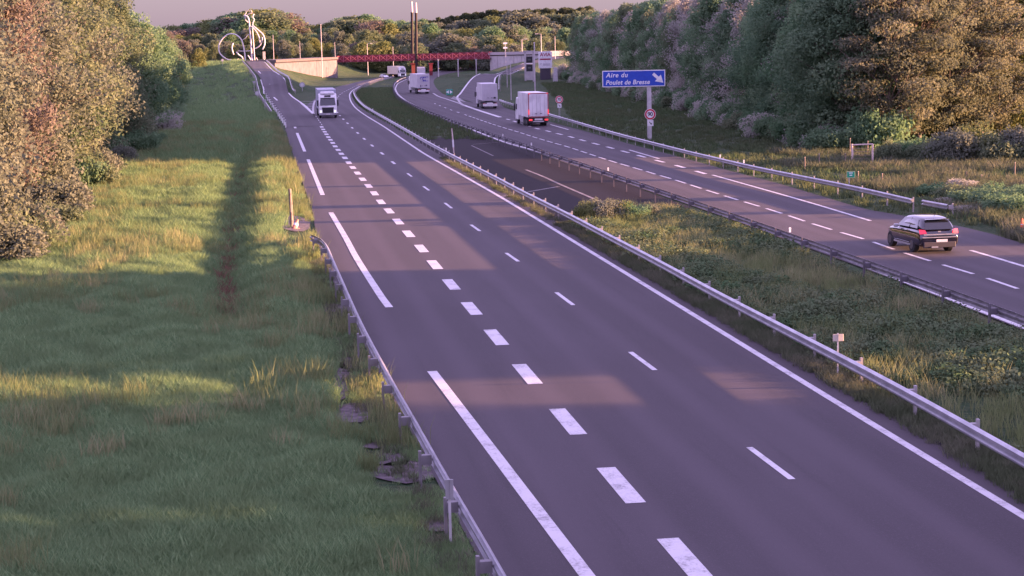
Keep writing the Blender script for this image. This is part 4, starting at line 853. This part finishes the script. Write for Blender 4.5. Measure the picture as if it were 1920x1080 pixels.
PROTO = {
 'oak1': tree("broadleaf_tree", LF['olive'], 15, 4.3, 62, 760, .15, seed=1), 'oak2': tree("broadleaf_tree", LF['tan'], 15, 4.2, 62, 640, .14, seed=2, twig=True),
 'rust': tree("budding_tree", LF['rust'], 15, 3.6, 62, 420, .11, BARKL, seed=3, twig=True, aspect=2.6, shell=.15),
 'green': tree("broadleaf_tree", LF['green'], 15, 4.4, 66, 720, .17, seed=4), 'layer': tree("hornbeam_tree", LF['dgreen'], 15, 4.8, 74, 620, .165, seed=5, layered=.6, cr=1.7),
 'mauve': tree("budding_tree", LF['mauve'], 16, 4., 62, 460, .11, BARKL, seed=6, twig=True, aspect=2.6, shell=.1), 'hazel': tree("hornbeam_tree", LF['hazelf'], 14, 4.6, 70, 560, .145, BARKL, seed=8, layered=.45, cr=1.6, twig=True),
 'yell': tree("broadleaf_tree", LF['yell'], 15, 3.8, 58, 680, .15, seed=9),
 'ivy': tree("ivy_clad_tree", LF['yell'], 16, 2.2, 60, 640, .13, BARKL, seed=10, cr=1.3, top=.7),
 'far1': tree("broadleaf_tree", LF['olive'], 13, 4.6, 34, 170, .38, seed=11, cr=1.9, limbs=False), 'far2': tree("broadleaf_tree", LF['tan'], 12, 4.2, 32, 160, .36, seed=12, cr=1.9, limbs=False),
 'far3': tree("broadleaf_tree", LF['rust'], 11, 4.0, 30, 150, .34, BARKL, seed=13, cr=1.8, limbs=False), 'far4': tree("broadleaf_tree", LF['green'], 14, 5., 36, 180, .4, seed=14, cr=2., limbs=False),
 'far5': tree("broadleaf_tree", LF['yell'], 12, 4.3, 32, 170, .36, seed=15, cr=1.8, limbs=False), 'pine': tree("pine_tree", LF['pine'], 18, 2.8, 30, 130, .38, seed=16, cr=1.4, base=.35, limbs=False),
}
LOOK = {'oak1': "olive leafy tree", 'oak2': "tan budding tree", 'rust': "rust pink budding tree", 'green': "dark green leafy tree", 'layer': "dark green tree with layered branches", 'mauve': "mauve half bare tree", 'hazel': "brown tree with layered lit branches", 'yell': "yellow green leafy tree", 'ivy': "tall slim tree clad in golden ivy",
        'far1': "small olive tree", 'far2': "small tan tree", 'far3': "small rust coloured tree", 'far4': "dark round tree", 'far5': "small yellow green tree", 'pine': "dark slender pine"}
REFH = {k: 15. for k in PROTO}; REFH.update(mauve=16., ivy=16., hazel=14., far1=13, far2=12, far3=11, far4=14, far5=12, pine=18)
CATN = lambda k: "pine tree" if k == 'pine' else "tree"
rt_ = random.Random(5)
def put(k, x, y, h, where, grp, z=None, wf=None):
    s = h/REFH[k]; q = Vector((x, y, (H(x, y) if z is None else z)-.1)); ws = s*(wf or rt_.uniform(.92, 1.15))
    c = copy_thing(PROTO[k], q, rt_.uniform(0, 6.28), (ws, ws, s), "%s %s" % (LOOK[k], where), "%s %s" % (LOOK[k]+"s", grp)); c['category'] = CATN(k); return c
# ---- left wood
edge = [(30, 488, 14, 'oak2'), (62, 458, 15, 'oak2'), (120, 405, 14.5, 'rust'), (150, 385, 15, 'oak2'), (178, 350, 15, 'oak1'), (208, 325, 15, 'oak2'), (240, 302, 15, 'oak1'), (280, 284, 14, 'oak1'), (305, 265, 13, 'green'), (325, 245, 12, 'green'), (336, 225, 11.5, 'oak1'), (341, 210, 11, 'green'), (344, 197, 11, 'oak1'), (343, 186, 10.5, 'green'), (341, 176, 10, 'oak1'), (337, 168, 9.5, 'oak2')]
for i, (x, y, h, k) in enumerate(edge):
    p = gp(x, y); R_ = 3.6*h/15; w_ = "in the front row of the left wood" if i < 7 else "in the shaded end of the left wood"
    put(k, p.x-HR.x*R_, p.y-HR.y*R_, h, w_, w_)
    for row, off in ((1, 9.), (2, 16.), (3, 24)):
        if row == 3 and i % 2: continue
        kk = rt_.choice(['oak1', 'oak2', 'oak1', 'rust', 'yell']); q = (p.x-HR.x*(R_+off)+HF.x*rt_.uniform(-2, 4), p.y-HR.y*(R_+off)+HF.y*rt_.uniform(-2, 4))
        put(kk, q[0], q[1], h*rt_.uniform(1.05, 1.3), "deeper inside the left wood", "deeper inside the left wood")
# ---- right wood along the motorway
re_ = cat([gp(1062, 152), gp(1130, 168), gp(1200, 184), gp(1280, 204), gp(1360, 227), gp(1447, 255), gp(1520, 273), gp(1575, 286)], 2.); LR2 = arclen(re_)
s = 8.; i = 0
while s < LR2[-1]:
    p, _ = at_len(re_, LR2, LR2[-1]-s); d = ud(p.x, p.y)[1]; 
    k = (['green', 'layer', 'green', 'oak1', 'layer'] if d < 200 else ['mauve', 'mauve', 'green', 'mauve', 'layer'] if d < 275 else ['green', 'mauve', 'oak1', 'green', 'mauve'])[i % 5]
    h = 15.5+1.5*sin(i*1.7); w_ = "along the shaded right wood edge"
    put(k, p.x+HR.x*4.5, p.y+HR.y*4.5, h*.93, w_, w_)
    if d > 172: put(rt_.choice(['green', 'mauve', 'layer', 'oak1'] if d > 185 else ['layer', 'green', 'oak2']), p.x+HR.x*12, p.y+HR.y*12+2, h, "in the second row of the right wood", "in the second row of the right wood")
    if i % 2 == 0 and d > 172: put(rt_.choice(['green', 'mauve', 'oak1', 'oak2'] if d > 185 else ['green', 'hazel', 'oak1']), p.x+HR.x*21, p.y+HR.y*21+3, h*1.08, "deep inside the right wood", "deep inside the right wood")
    s += 7.2; i += 1
# ---- right wood end facing the sunlit field
for i, (x, d, h, k) in enumerate(((1592, 152, 15, 'layer'), (1665, 149, 14, 'hazel'), (1722, 151.5, 14.5, 'hazel'), (1782, 154, 13.5, 'hazel'), (1838, 157, 14.5, 'hazel'), (1868, 160, 16.5, 'ivy'), (1915, 161, 14, 'yell'), (1640, 166, 16, 'green'), (1700, 168, 17, 'oak1'), (1760, 166, 17, 'yell'), (1815, 168, 16.5, 'green'), (1870, 166, 17, 'yell'), (1925, 172, 17, 'green'), (1600, 175, 17, 'mauve'), (1560, 166, 16, 'green'), (1530, 178, 16, 'mauve'))):
    q = pt(x, 300, d); w_ = "behind the sunlit rough field on the right"; put(k, q.x, q.y, h, w_, w_)
for i in range(5):       # the wood goes on beyond the right edge of the view
    x, y = xy(60+i*9, 182+rt_.uniform(0, 6)); put(rt_.choice(['green', 'layer', 'oak1']), x, y, 15.5, "of the wood beyond the right edge", "of the wood beyond the right edge")
for i, (u, d, h, k) in enumerate([(66, 2, 14, 'green'), (70, 9, 13, 'layer'), (64, 16, 14, 'green'), (72, 22, 14, 'layer'), (66, 28, 13, 'green'), (70, 36, 13, 'layer'), (68, 41.8, 13, 'layer'), (66, 46.4, 13.5, 'green'), (66, 57.4, 13, 'layer'), (70, 66, 13, 'green'), (65, 70.5, 13, 'green'), (72, 76, 12, 'green'),
        (84, 5, 14, 'layer'), (86, 19, 14, 'green'), (84, 32, 14, 'green'), (88, 43.5, 13, 'layer'), (84, 63, 14, 'green'), (86, 68, 14, 'layer'), (80, 61, 13, 'green'), (70, 109, 12.5, 'green'), (74, 124.5, 12, 'mauve'), (72, 100, 12, 'mauve'), (66, -6, 14, 'green'), (70, -14, 14, 'layer'), (78, 85, 9, 'mauve')]):
    x, y = xy(u, d-5); put(k, x, y, h, "of the copse right of the view", "of the copse right of the view", wf=.3 if 90 < d < 140 else None)
# ---- far tree belts
def skyline(x):
    T = [(240, 55), (340, 50), (400, 40), (450, 27), (500, 18), (540, 30), (560, 44), (600, 50), (640, 36), (680, 30), (720, 40), (760, 42), (800, 38), (860, 30), (900, 24), (960, 18), (1060, 18), (1200, 10)]
    return lerp(T, x)
def belt(x0, x1, step, d0, dj, topf, kinds, where, wf=1.15, jit=.12):
    x = x0
    while x < x1:
        d = d0+rt_.uniform(-dj, dj); b = pt(x, 100, d); z = H(b.x, b.y); top = pt(x, topf(x), d).z; h = max(4.5, (top-z)*rt_.uniform(1-jit, 1+jit*.5)); k = rt_.choice(kinds)
        put(k, b.x, b.y, h, where, where, wf=max(.5, min(1.6, (.55*(h/REFH[k])+.45*.8)))*wf); x += step*rt_.uniform(.75, 1.25)
belt(285, 1065, 12, 735, 22, lambda x: 80+9*sin(x*.11)*cos(x*.037+1), ['far2', 'far1', 'far5', 'far2', 'far1', 'far2', 'far5', 'far3'], "in the front belt behind the bridge", 1.75, .22)
belt(250, 1080, 17, 820, 25, lambda x: .55*82+.45*skyline(x), ['far1', 'far2', 'far4', 'far2', 'far1', 'far5', 'far1'], "in the middle belt of the far wood", 1.25)
belt(240, 820, 19, 940, 25, lambda x: skyline(x)+7, ['far1', 'far4', 'far1', 'far3', 'far5'], "in the upper belt of the far wood", 1.35)
belt(240, 800, 20, 1060, 20, lambda x: skyline(x), ['far4', 'far1', 'far4', 'far5'], "on the skyline of the far wood", 1.45, .06)
belt(780, 1100, 13, 1010, 20, lambda x: skyline(x)+12, ['far2', 'pine', 'far2', 'far1', 'far5'], "in the belt below the far pines", 1.2)
belt(800, 1110, 7.5, 1100, 20, lambda x: skyline(x)-1, ['pine'], "on the skyline right of the pylons", 1.3, .08)
for x, yb, yt, k in ((372, 118, 92, 'far5'), (352, 120, 86, 'far2'), (318, 128, 62, 'rust'), (296, 132, 70, 'rust'), (345, 122, 78, 'far3')):
    d = 560; q = pt(x, yb, d); z = H(q.x, q.y); put(k, q.x, q.y, pt(x, yt, d).z-z, "beyond the sunlit meadow on the left", "beyond the sunlit meadow on the left")
# ---- bushes
def bush(kind, m, R=1.6, n=18, per=330, size=.10, seed=0, zf=.8, stalk=True):
    rnd = random.Random(seed); root = empty(kind, (0, 0, -500)); cl = []; mb = MB()
    for k in range(n):
        a = rnd.uniform(0, 6.28); r = R*sqrt(rnd.random())*.75; z = rnd.uniform(.2, 1.)*R*zf*(1.1-.5*r/R); q = R*rnd.uniform(.28, .45); c = (r*cos(a), r*sin(a), z); cl.append((c, (q, q, q*.85), per, rnd.random()))
        mb.tube([(c[0]*.2, c[1]*.2, -.1), (c[0]*.7, c[1]*.7, c[2]*.6), c], [.04, .03, .012], 4, False)
    mb.build("stems", BARK, root); V, Q, T = leaves(cl, size, 1.5, .2, .3); me = np_mesh("foliage", V, Q, m, T); o = bpy.data.objects.new("foliage", me); COL.objects.link(o); o.parent = root; return root
BU = {'g': bush("bush", LF['green'], seed=1), 'o': bush("bush", LF['olive'], seed=2), 't': bush("bush", LF['tan'], seed=3, zf=1.), 'y': bush("bush", LF['yell'], seed=4, zf=1.1), 'm': bush("bush", LF['mauve'], seed=5, size=.08), 'r': bush("bush", LF['rust'], seed=6, size=.08)}
BL_ = {'g': "dark green bush", 'o': "olive bush", 't': "tan bush", 'y': "yellow green bush", 'm': "greyish mauve bush", 'r': "reddish bush"}
def putb(k, p, s, where, sz=None):
    c = copy_thing(BU[k], Vector((p.x, p.y, H(p.x, p.y)-.05)), rt_.uniform(0, 6.28), (s, s, sz or s*rt_.uniform(.85, 1.2)), "%s %s" % (BL_[k], where), "%ss %s" % (BL_[k], where)); c['category'] = "bush"; return c
for i, (x, y, h, k) in enumerate(edge):
    p = gp(x-14, y+4); putb('totrgotggmmggomg'[i], p, [1.1, .9, 1.3, .8, 1.25][i % 5], "at the foot of the left wood"); p = gp(x-50, y-3); putb(rt_.choice('otgo'), p, 1.5, "at the foot of the left wood")
for x, y, k, s in ((95, 428, 'o', 1.1), (185, 352, 'o', 1.2), (70, 445, 'r', .9), (20, 480, 'o', 1.4), (200, 332, 't', 1.), (45, 468, 't', 1.2)): putb(k, gp(x, y), s, "lit in front of the left wood")
s = 0; i = 0
while s < LR2[-1]:
    p, _ = at_len(re_, LR2, s); putb('mgmgog'[i % 6], Vector((p.x+rt_.uniform(-1, 1.), p.y, 0)), rt_.uniform(1.0, 1.7), "along the foot of the shaded right wood")
    if i % 2: putb('g', Vector((p.x+3.5, p.y, 0)), 2.0, "along the foot of the shaded right wood")
    s += 3.6; i += 1
putb('o', gp(1668, 303), .72, "round and tall right of the wooden gate", 1.15)
for x, y, k, s in ((1745, 303, 'o', 1.2), (1790, 306, 't', 1.3), (1830, 304, 'y', 1.2), (1868, 306, 'o', 1.3), (1905, 304, 't', 1.3), (1712, 300, 'g', 1.1), (1770, 300, 'g', 1.2), (1850, 300, 'g', 1.3), (1940, 304, 'o', 1.4)): putb(k, gp(x, y), s, "below the sunlit trees on the right")
for x, y, k, s in ((1755, 366, 'g', .9), (1790, 372, 'o', 1.1), (1825, 385, 'g', 1.2), (1862, 393, 'g', 1.2), (1900, 402, 'g', 1.3), (1840, 372, 'o', 1.1), (1880, 376, 'g', 1.2), (1915, 382, 'g', 1.2), (1800, 358, 'm', .9), (1775, 386, 'm', .6), (1812, 402, 'm', .6)): putb(k, gp(x, y), s*.8, "in the thicket near the right edge", s*.55)
for x, y, k, s in ((1118, 412, 't', .62), (1140, 416, 't', .7), (1165, 414, 'y', .6), (1100, 416, 'y', .45), (1190, 415, 'g', .6), (1215, 412, 't', .45)): putb(k, gp(x, y), s, "at the sunlit end of the median crossover")
for x, y, s in ((1048, 148, 1.6), (1056, 132, 2.), (1062, 152, 1.6)): putb('m', gp(x, 152), s, "beside the service station board")
for k in PROTO.values():
    for c in list(k.children)+[k]: bpy.data.objects.remove(c)
for k in BU.values():
    for c in list(k.children)+[k]: bpy.data.objects.remove(c)

# ------------------------------------------------------------------ grass and ground cover (uncountable: one object each)
def scatter(name, pts, scales, sources):
    """points with a 'scale' and 'pick' attribute; geometry nodes place one of the source tufts on each"""
    me = bpy.data.meshes.new(name); n = len(pts); me.vertices.add(n); me.vertices.foreach_set('co', np.asarray(pts, np.float32).ravel())
    a = me.attributes.new('sc', 'FLOAT', 'POINT'); a.data.foreach_set('value', np.asarray(scales, np.float32))
    o = bpy.data.objects.new(name, me); COL.objects.link(o)
    g = bpy.data.node_groups.new(name, 'GeometryNodeTree'); g.interface.new_socket('Geometry', in_out='INPUT', socket_type='NodeSocketGeometry'); g.interface.new_socket('Geometry', in_out='OUTPUT', socket_type='NodeSocketGeometry')
    N = g.nodes.new; I = N('NodeGroupInput'); O = N('NodeGroupOutput'); ip = N('GeometryNodeInstanceOnPoints'); ip.inputs['Pick Instance'].default_value = True
    ci = N('GeometryNodeCollectionInfo'); cc = bpy.data.collections.new(name+"_tufts"); ci.inputs['Separate Children'].default_value = True; ci.inputs['Reset Children'].default_value = True
    for s_ in sources: cc.objects.link(s_)
    ci.inputs['Collection'].default_value = cc
    na = N('GeometryNodeInputNamedAttribute'); na.data_type = 'FLOAT'; na.inputs['Name'].default_value = 'sc'
    rv = N('FunctionNodeRandomValue'); rv.data_type = 'FLOAT_VECTOR'; rv.inputs['Min'].default_value = (-.12, -.12, 0); rv.inputs['Max'].default_value = (.12, .12, 6.283)
    l = g.links.new; l(I.outputs[0], ip.inputs['Points']); l(ci.outputs[0], ip.inputs['Instance']); l(na.outputs['Attribute'], ip.inputs['Scale']); l(rv.outputs[0], ip.inputs['Rotation']); l(ip.outputs[0], O.inputs[0])
    md = o.modifiers.new("scatter", 'NODES'); md.node_group = g; tag(o, kind='stuff'); return o
def tuft(m, nb=22, hgt=.42, rad=.28, wd=.022, bend=.5, seed=0, quad_leaf=False):
    r = np.random.default_rng(seed); V = []; Q = []; T = []
    for i in range(nb):
        a = r.uniform(0, 6.28); d = rad*sqrt(r.random()); h = hgt*r.uniform(.45, 1.15); b = r.uniform(0, 6.28); x, y = d*cos(a), d*sin(a); k = len(V); bx, by = cos(b)*bend*h, sin(b)*bend*h; w_ = wd*r.uniform(.7, 1.4); c = r.uniform(0, 6.28); wx, wy = cos(c)*w_, sin(c)*w_
        V += [(x-wx, y-wy, -.04), (x+wx, y+wy, -.04), (x+bx*.35+wx*.8, y+by*.35+wy*.8, h*.6), (x+bx*.35-wx*.8, y+by*.35-wy*.8, h*.6), (x+bx+wx*.15, y+by+wy*.15, h), (x+bx-wx*.15, y+by-wy*.15, h)]
        Q += [(k, k+1, k+2, k+3), (k+3, k+2, k+4, k+5)]; T += [r.random()]*2
    me = np_mesh("tuft", V, Q, m, T); return bpy.data.objects.new("tuft", me)
def leafy(m, n=46, R=.38, h=.45, size=.07, seed=0):
    global RNG; V, Q, T = leaves([((0, 0, h*.45), (R, R, h*.55), n, .5)], size, 1.3, .9, .3, .3); return bpy.data.objects.new("tuft", np_mesh("tuft", V, Q, m, T))
GR = leaf_mat("meadow_grass", (.060, .140, .058), (.280, .400, .190), (.150, .225, .100), .35, .9); GDRY = leaf_mat("dry_grass", (.095, .105, .070), (.185, .185, .130), (.080, .105, .055), .3, .5)
GRY = leaf_mat("tall_pale_grass", (.160, .195, .085), (.330, .320, .180), (.130, .175, .070), .35, .2); DOCK = leaf_mat("reddish_weed", (0.150, 0.076, 0.060), (0.225, 0.119, 0.090), (0.075, 0.085, 0.044), .3); BRAM = leaf_mat("bramble_leaves", (0.033, 0.076, 0.032), (0.090, 0.156, 0.072), (0.128, 0.162, 0.090), .25, .6)
def px_of(x, y, z):
    v = Vector((x, y, z-CH)); f = v.dot(Fv); return 960+FPX*v.dot(Rv)/f, 540-FPX*v.dot(Uv)/f
def xedge(tab, y): return lerp(sorted([(b, a) for a, b in tab]), y)
Lf = [(1, 500), (60, 456), (120, 407), (165, 372), (195, 337), (232, 306), (285, 286), (325, 247), (340, 220), (344, 190), (338, 165)]
def region(n, d0, d1, u0, u1, ok):
    out = []
    dd = np.sqrt(RNG.random(n)*(d1**2-d0**2)+d0**2) if d1 > 2*d0 else RNG.uniform(d0, d1, n); uu = RNG.random(n)
    for d, t in zip(dd, uu):
        a, b = (u0(d), u1(d)) if callable(u0) else (u0, u1); u = a+(b-a)*t; x, y = xy(u, d); z = H(x, y); px, py = px_of(x, y, z)
        if -60 < px < 1990 and 90 < py < 1130 and ok(px, py, x, y): out.append((x, y, z-.02))
    return out
def leftverge(px, py, x, y):
    e = xedge(left_edge, py)
    if px > e-6: return False
    if py < 500 and px < xedge(Lf, py)-25: return False
    if py < 250 and px > lerp([(117, 455), (150, 478), (181, 492), (215, 512), (250, 530)], py): return False
    for cx, cy, rx, ry in PATCH:
        if ((px-cx)/rx)**2+((py-13-cy)/(ry+13))**2 < 1: return RNG.random() < .04
    return True
PATCH = [(658, 775, 44, 20), (640, 715, 22, 36), (762, 885, 70, 21), (735, 862, 34, 14), (625, 578, 28, 8), (820, 985, 34, 12), (650, 680, 18, 12), (700, 835, 30, 6), (552, 420, 34, 16)]
def concrete_patches():
    mb = MB()
    for cx, cy, rx, ry in PATCH:
        rnd = random.Random(cx); ring = []
        for k in range(12):
            a = 2*pi*k/12; q = gp(cx+rx*cos(a)*rnd.uniform(.85, 1.1), cy+ry*sin(a)*rnd.uniform(.85, 1.1)); ring.append((q.x, q.y, H(q.x, q.y)+.005))
        k0 = len(mb.v); mb.add(ring, [tuple(range(11, -1, -1))])
    tag(mb.build("concrete_patches", mat("cracked_concrete", (.12, .10, .105), .9, c2=(.045, .038, .040), scale=4.5, bump=.6)), kind='structure')
concrete_patches()
vis = lambda d: (-(960+60)/FPX*d, 0.16*d+6)
A = []; SC = []
def nearedge(p):
    px, py = px_of(*p); k = (xedge(left_edge, py)-px)/max(20, (py-90)*.16)
    return .42 if k < .6 else (.7 if k < 1.1 else 1.)
def addr(n, d0, d1, s0, s1, f=leftverge):
    P = region(n, d0, d1, lambda d: -1000/FPX*d-1, lambda d: max(-.02*d, -2+.0*d), f); A.extend(P); SC.extend([RNG.uniform(s0, s1)*nearedge(p)*(1+.28*sin(p[0]*1.9+1.3*sin(p[1]*.9))*cos(p[1]*.8+p[0]*.6)) for p in P])
addr(26000, 27, 50, .45, 1.0); addr(26000, 50, 85, .6, 1.15); addr(18000, 85, 150, .9, 1.5); addr(12000, 150, 300, 1.2, 1.9); addr(9000, 300, 620, 1.8, 2.6)
scatter("grass", A, SC, [tuft(GR, 44, .34, .32, .0085, .5, s_) for s_ in range(3)])
# taller pale grass in drifts
def drift(px, py, x, y): return leftverge(px, py, x, y) and (sin(x*.55+1.2*sin(y*.13))+sin(y*.32+x*.15)+.6*sin(x*1.7-y*.9)) > .2
P = region(17000, 30, 230, lambda d: -1000/FPX*d, lambda d: -2, drift)
scatter("tall_grass", P, RNG.uniform(.7, 1.35, len(P)), [tuft(GRY, 40, .60, .3, .008, .3, s_+20) for s_ in range(2)])
# roadside and median: dry grass under the rails, brambles between them
def line_pts(P, off0, off1, n, d0, d1, side):
    L = arclen(P); ok = [l for l, q in zip(L, P) if d0 < ud(q.x, q.y)[1] < d1]; out = []
    if not ok: return out
    for _ in range(n):
        p, t = at_len(P, L, RNG.uniform(min(ok), max(ok))); q = Vector((-t.y, t.x, 0))*side*RNG.uniform(off0, off1); out.append((p.x+q.x, p.y+q.y, H(p.x+q.x, p.y+q.y)-.02))
    return out
D = line_pts(PM_, -.6, .42, 3000, 25, 92, 1)+line_pts(PM_, -.2, .35, 260, 92, 150, 1)+line_pts(PR_, .1, 1.4, 1700, 25, 95, 1)+line_pts(PL, .1, .9, 350, 25, 90, 1)
D = [p for p in D]
scatter("dry_grass", D, RNG.uniform(.4, .85, len(D)), [tuft(GDRY, 44, .34, .28, .008, .5, s_+40) for s_ in range(2)])
def between(px, py, x, y):
    return py > 392 and px > xedge(ml_b, py) and px < xedge(mr_b, py) and not (py < 424 and px < 1090)
ml_b = [(1060, 418), (1134, 455), (1256, 525), (1492, 648), (1667, 748), (1780, 808), (1916, 880), (2300, 1100)]; mr_b = [(1270, 396), (1338, 420), (1420, 450), (1578, 510), (1705, 560), (1800, 597), (1890, 632), (2270, 780)]
M_ = region(15000, 28, 100, lambda d: 0, lambda d: 31, between)
M1 = [p for p in M_ if sin(p[0]*.9+p[1]*.12)+sin(p[1]*.21) < 1.0+(-1.0 if ud(p[0], p[1])[1] > 80 else 0)]; M2 = [p for p in M_[::2]]
scatter("brambles", M1, [RNG.uniform(.7, 1.3)*(.85+.3*sin(p[0]*1.1+2*sin(p[1]*.5))*cos(p[1]*.55)) for p in M1], [leafy(BRAM, 170, .42, .5, .065, s_) for s_ in range(3)])
scatter("median_grass", M2, RNG.uniform(.7, 1.3, len(M2)), [tuft(GRY, 36, .5, .3, .007, .35, s_+60) for s_ in range(2)])
def farmed(px, py, x, y): return 150 < py < 262 and px > xedge(cL_right, py)+3 and px < xedge(cR_left, py)-3
P = region(14000, 130, 420, lambda d: -34 if d > 260 else -10-.09*(d-130), lambda d: 14 if d < 260 else -14, farmed)
# right field and grass bank
def rfield(px, py, x, y):
    e = 0
    return py > 150 and px > xedge([(a, b) for a, b in cR_right if b > 199]+[(935, 199), (925, 150)], py)+10 and (px > 1000)
P2 = region(24000, 75, 430, lambda d: 8 if d > 110 else 12, lambda d: .30*d+4, rfield)
GS = leaf_mat("short_grass", (.045, .090, .040), (.115, .160, .075), (.095, .115, .060), .3, .1)
scatter("short_grass", P+P2, RNG.uniform(.8, 1.5, len(P)+len(P2)), [tuft(GS, 20, .30, .34, .02, .5, s_+80) for s_ in range(2)])
def dryf(px, py, x, y): return rfield(px, py, x, y) and py > 287 and px > 1440-(py-287)*.0 and px > xedge([(1400, 287), (1500, 318), (1600, 345), (1720, 372), (1760, 390), (1900, 430)], py)-10
P = region(5200, 78, 152, lambda d: 14, lambda d: .30*d+4, dryf)
P = [p for p in P if sin(p[0]*.6)+sin(p[1]*.3+p[0]*.2) > -.7]
scatter("field_dry_grass", P, RNG.uniform(.8, 1.5, len(P)), [tuft(GDRY, 26, .45, .3, .016, .4, s_+90) for s_ in range(2)])
# reddish weeds in the shallow ditch of the left verge
dl = cat([gp(436, 575), gp(430, 540), gp(425, 500), gp(428, 460), gp(432, 420), gp(440, 380), gp(455, 320), gp(468, 260), gp(475, 200)], 1.); W_ = line_pts(dl, -.4, .4, 520, 40, 150, 1)
W_ = [p for p in W_ if ud(p[0], p[1])[1] < 100 or RNG.random() < .25]
scatter("reddish_weeds", W_, RNG.uniform(.7, 1.25, len(W_)), [tuft(DOCK, 26, .42, .3, .022, .5, 100)])
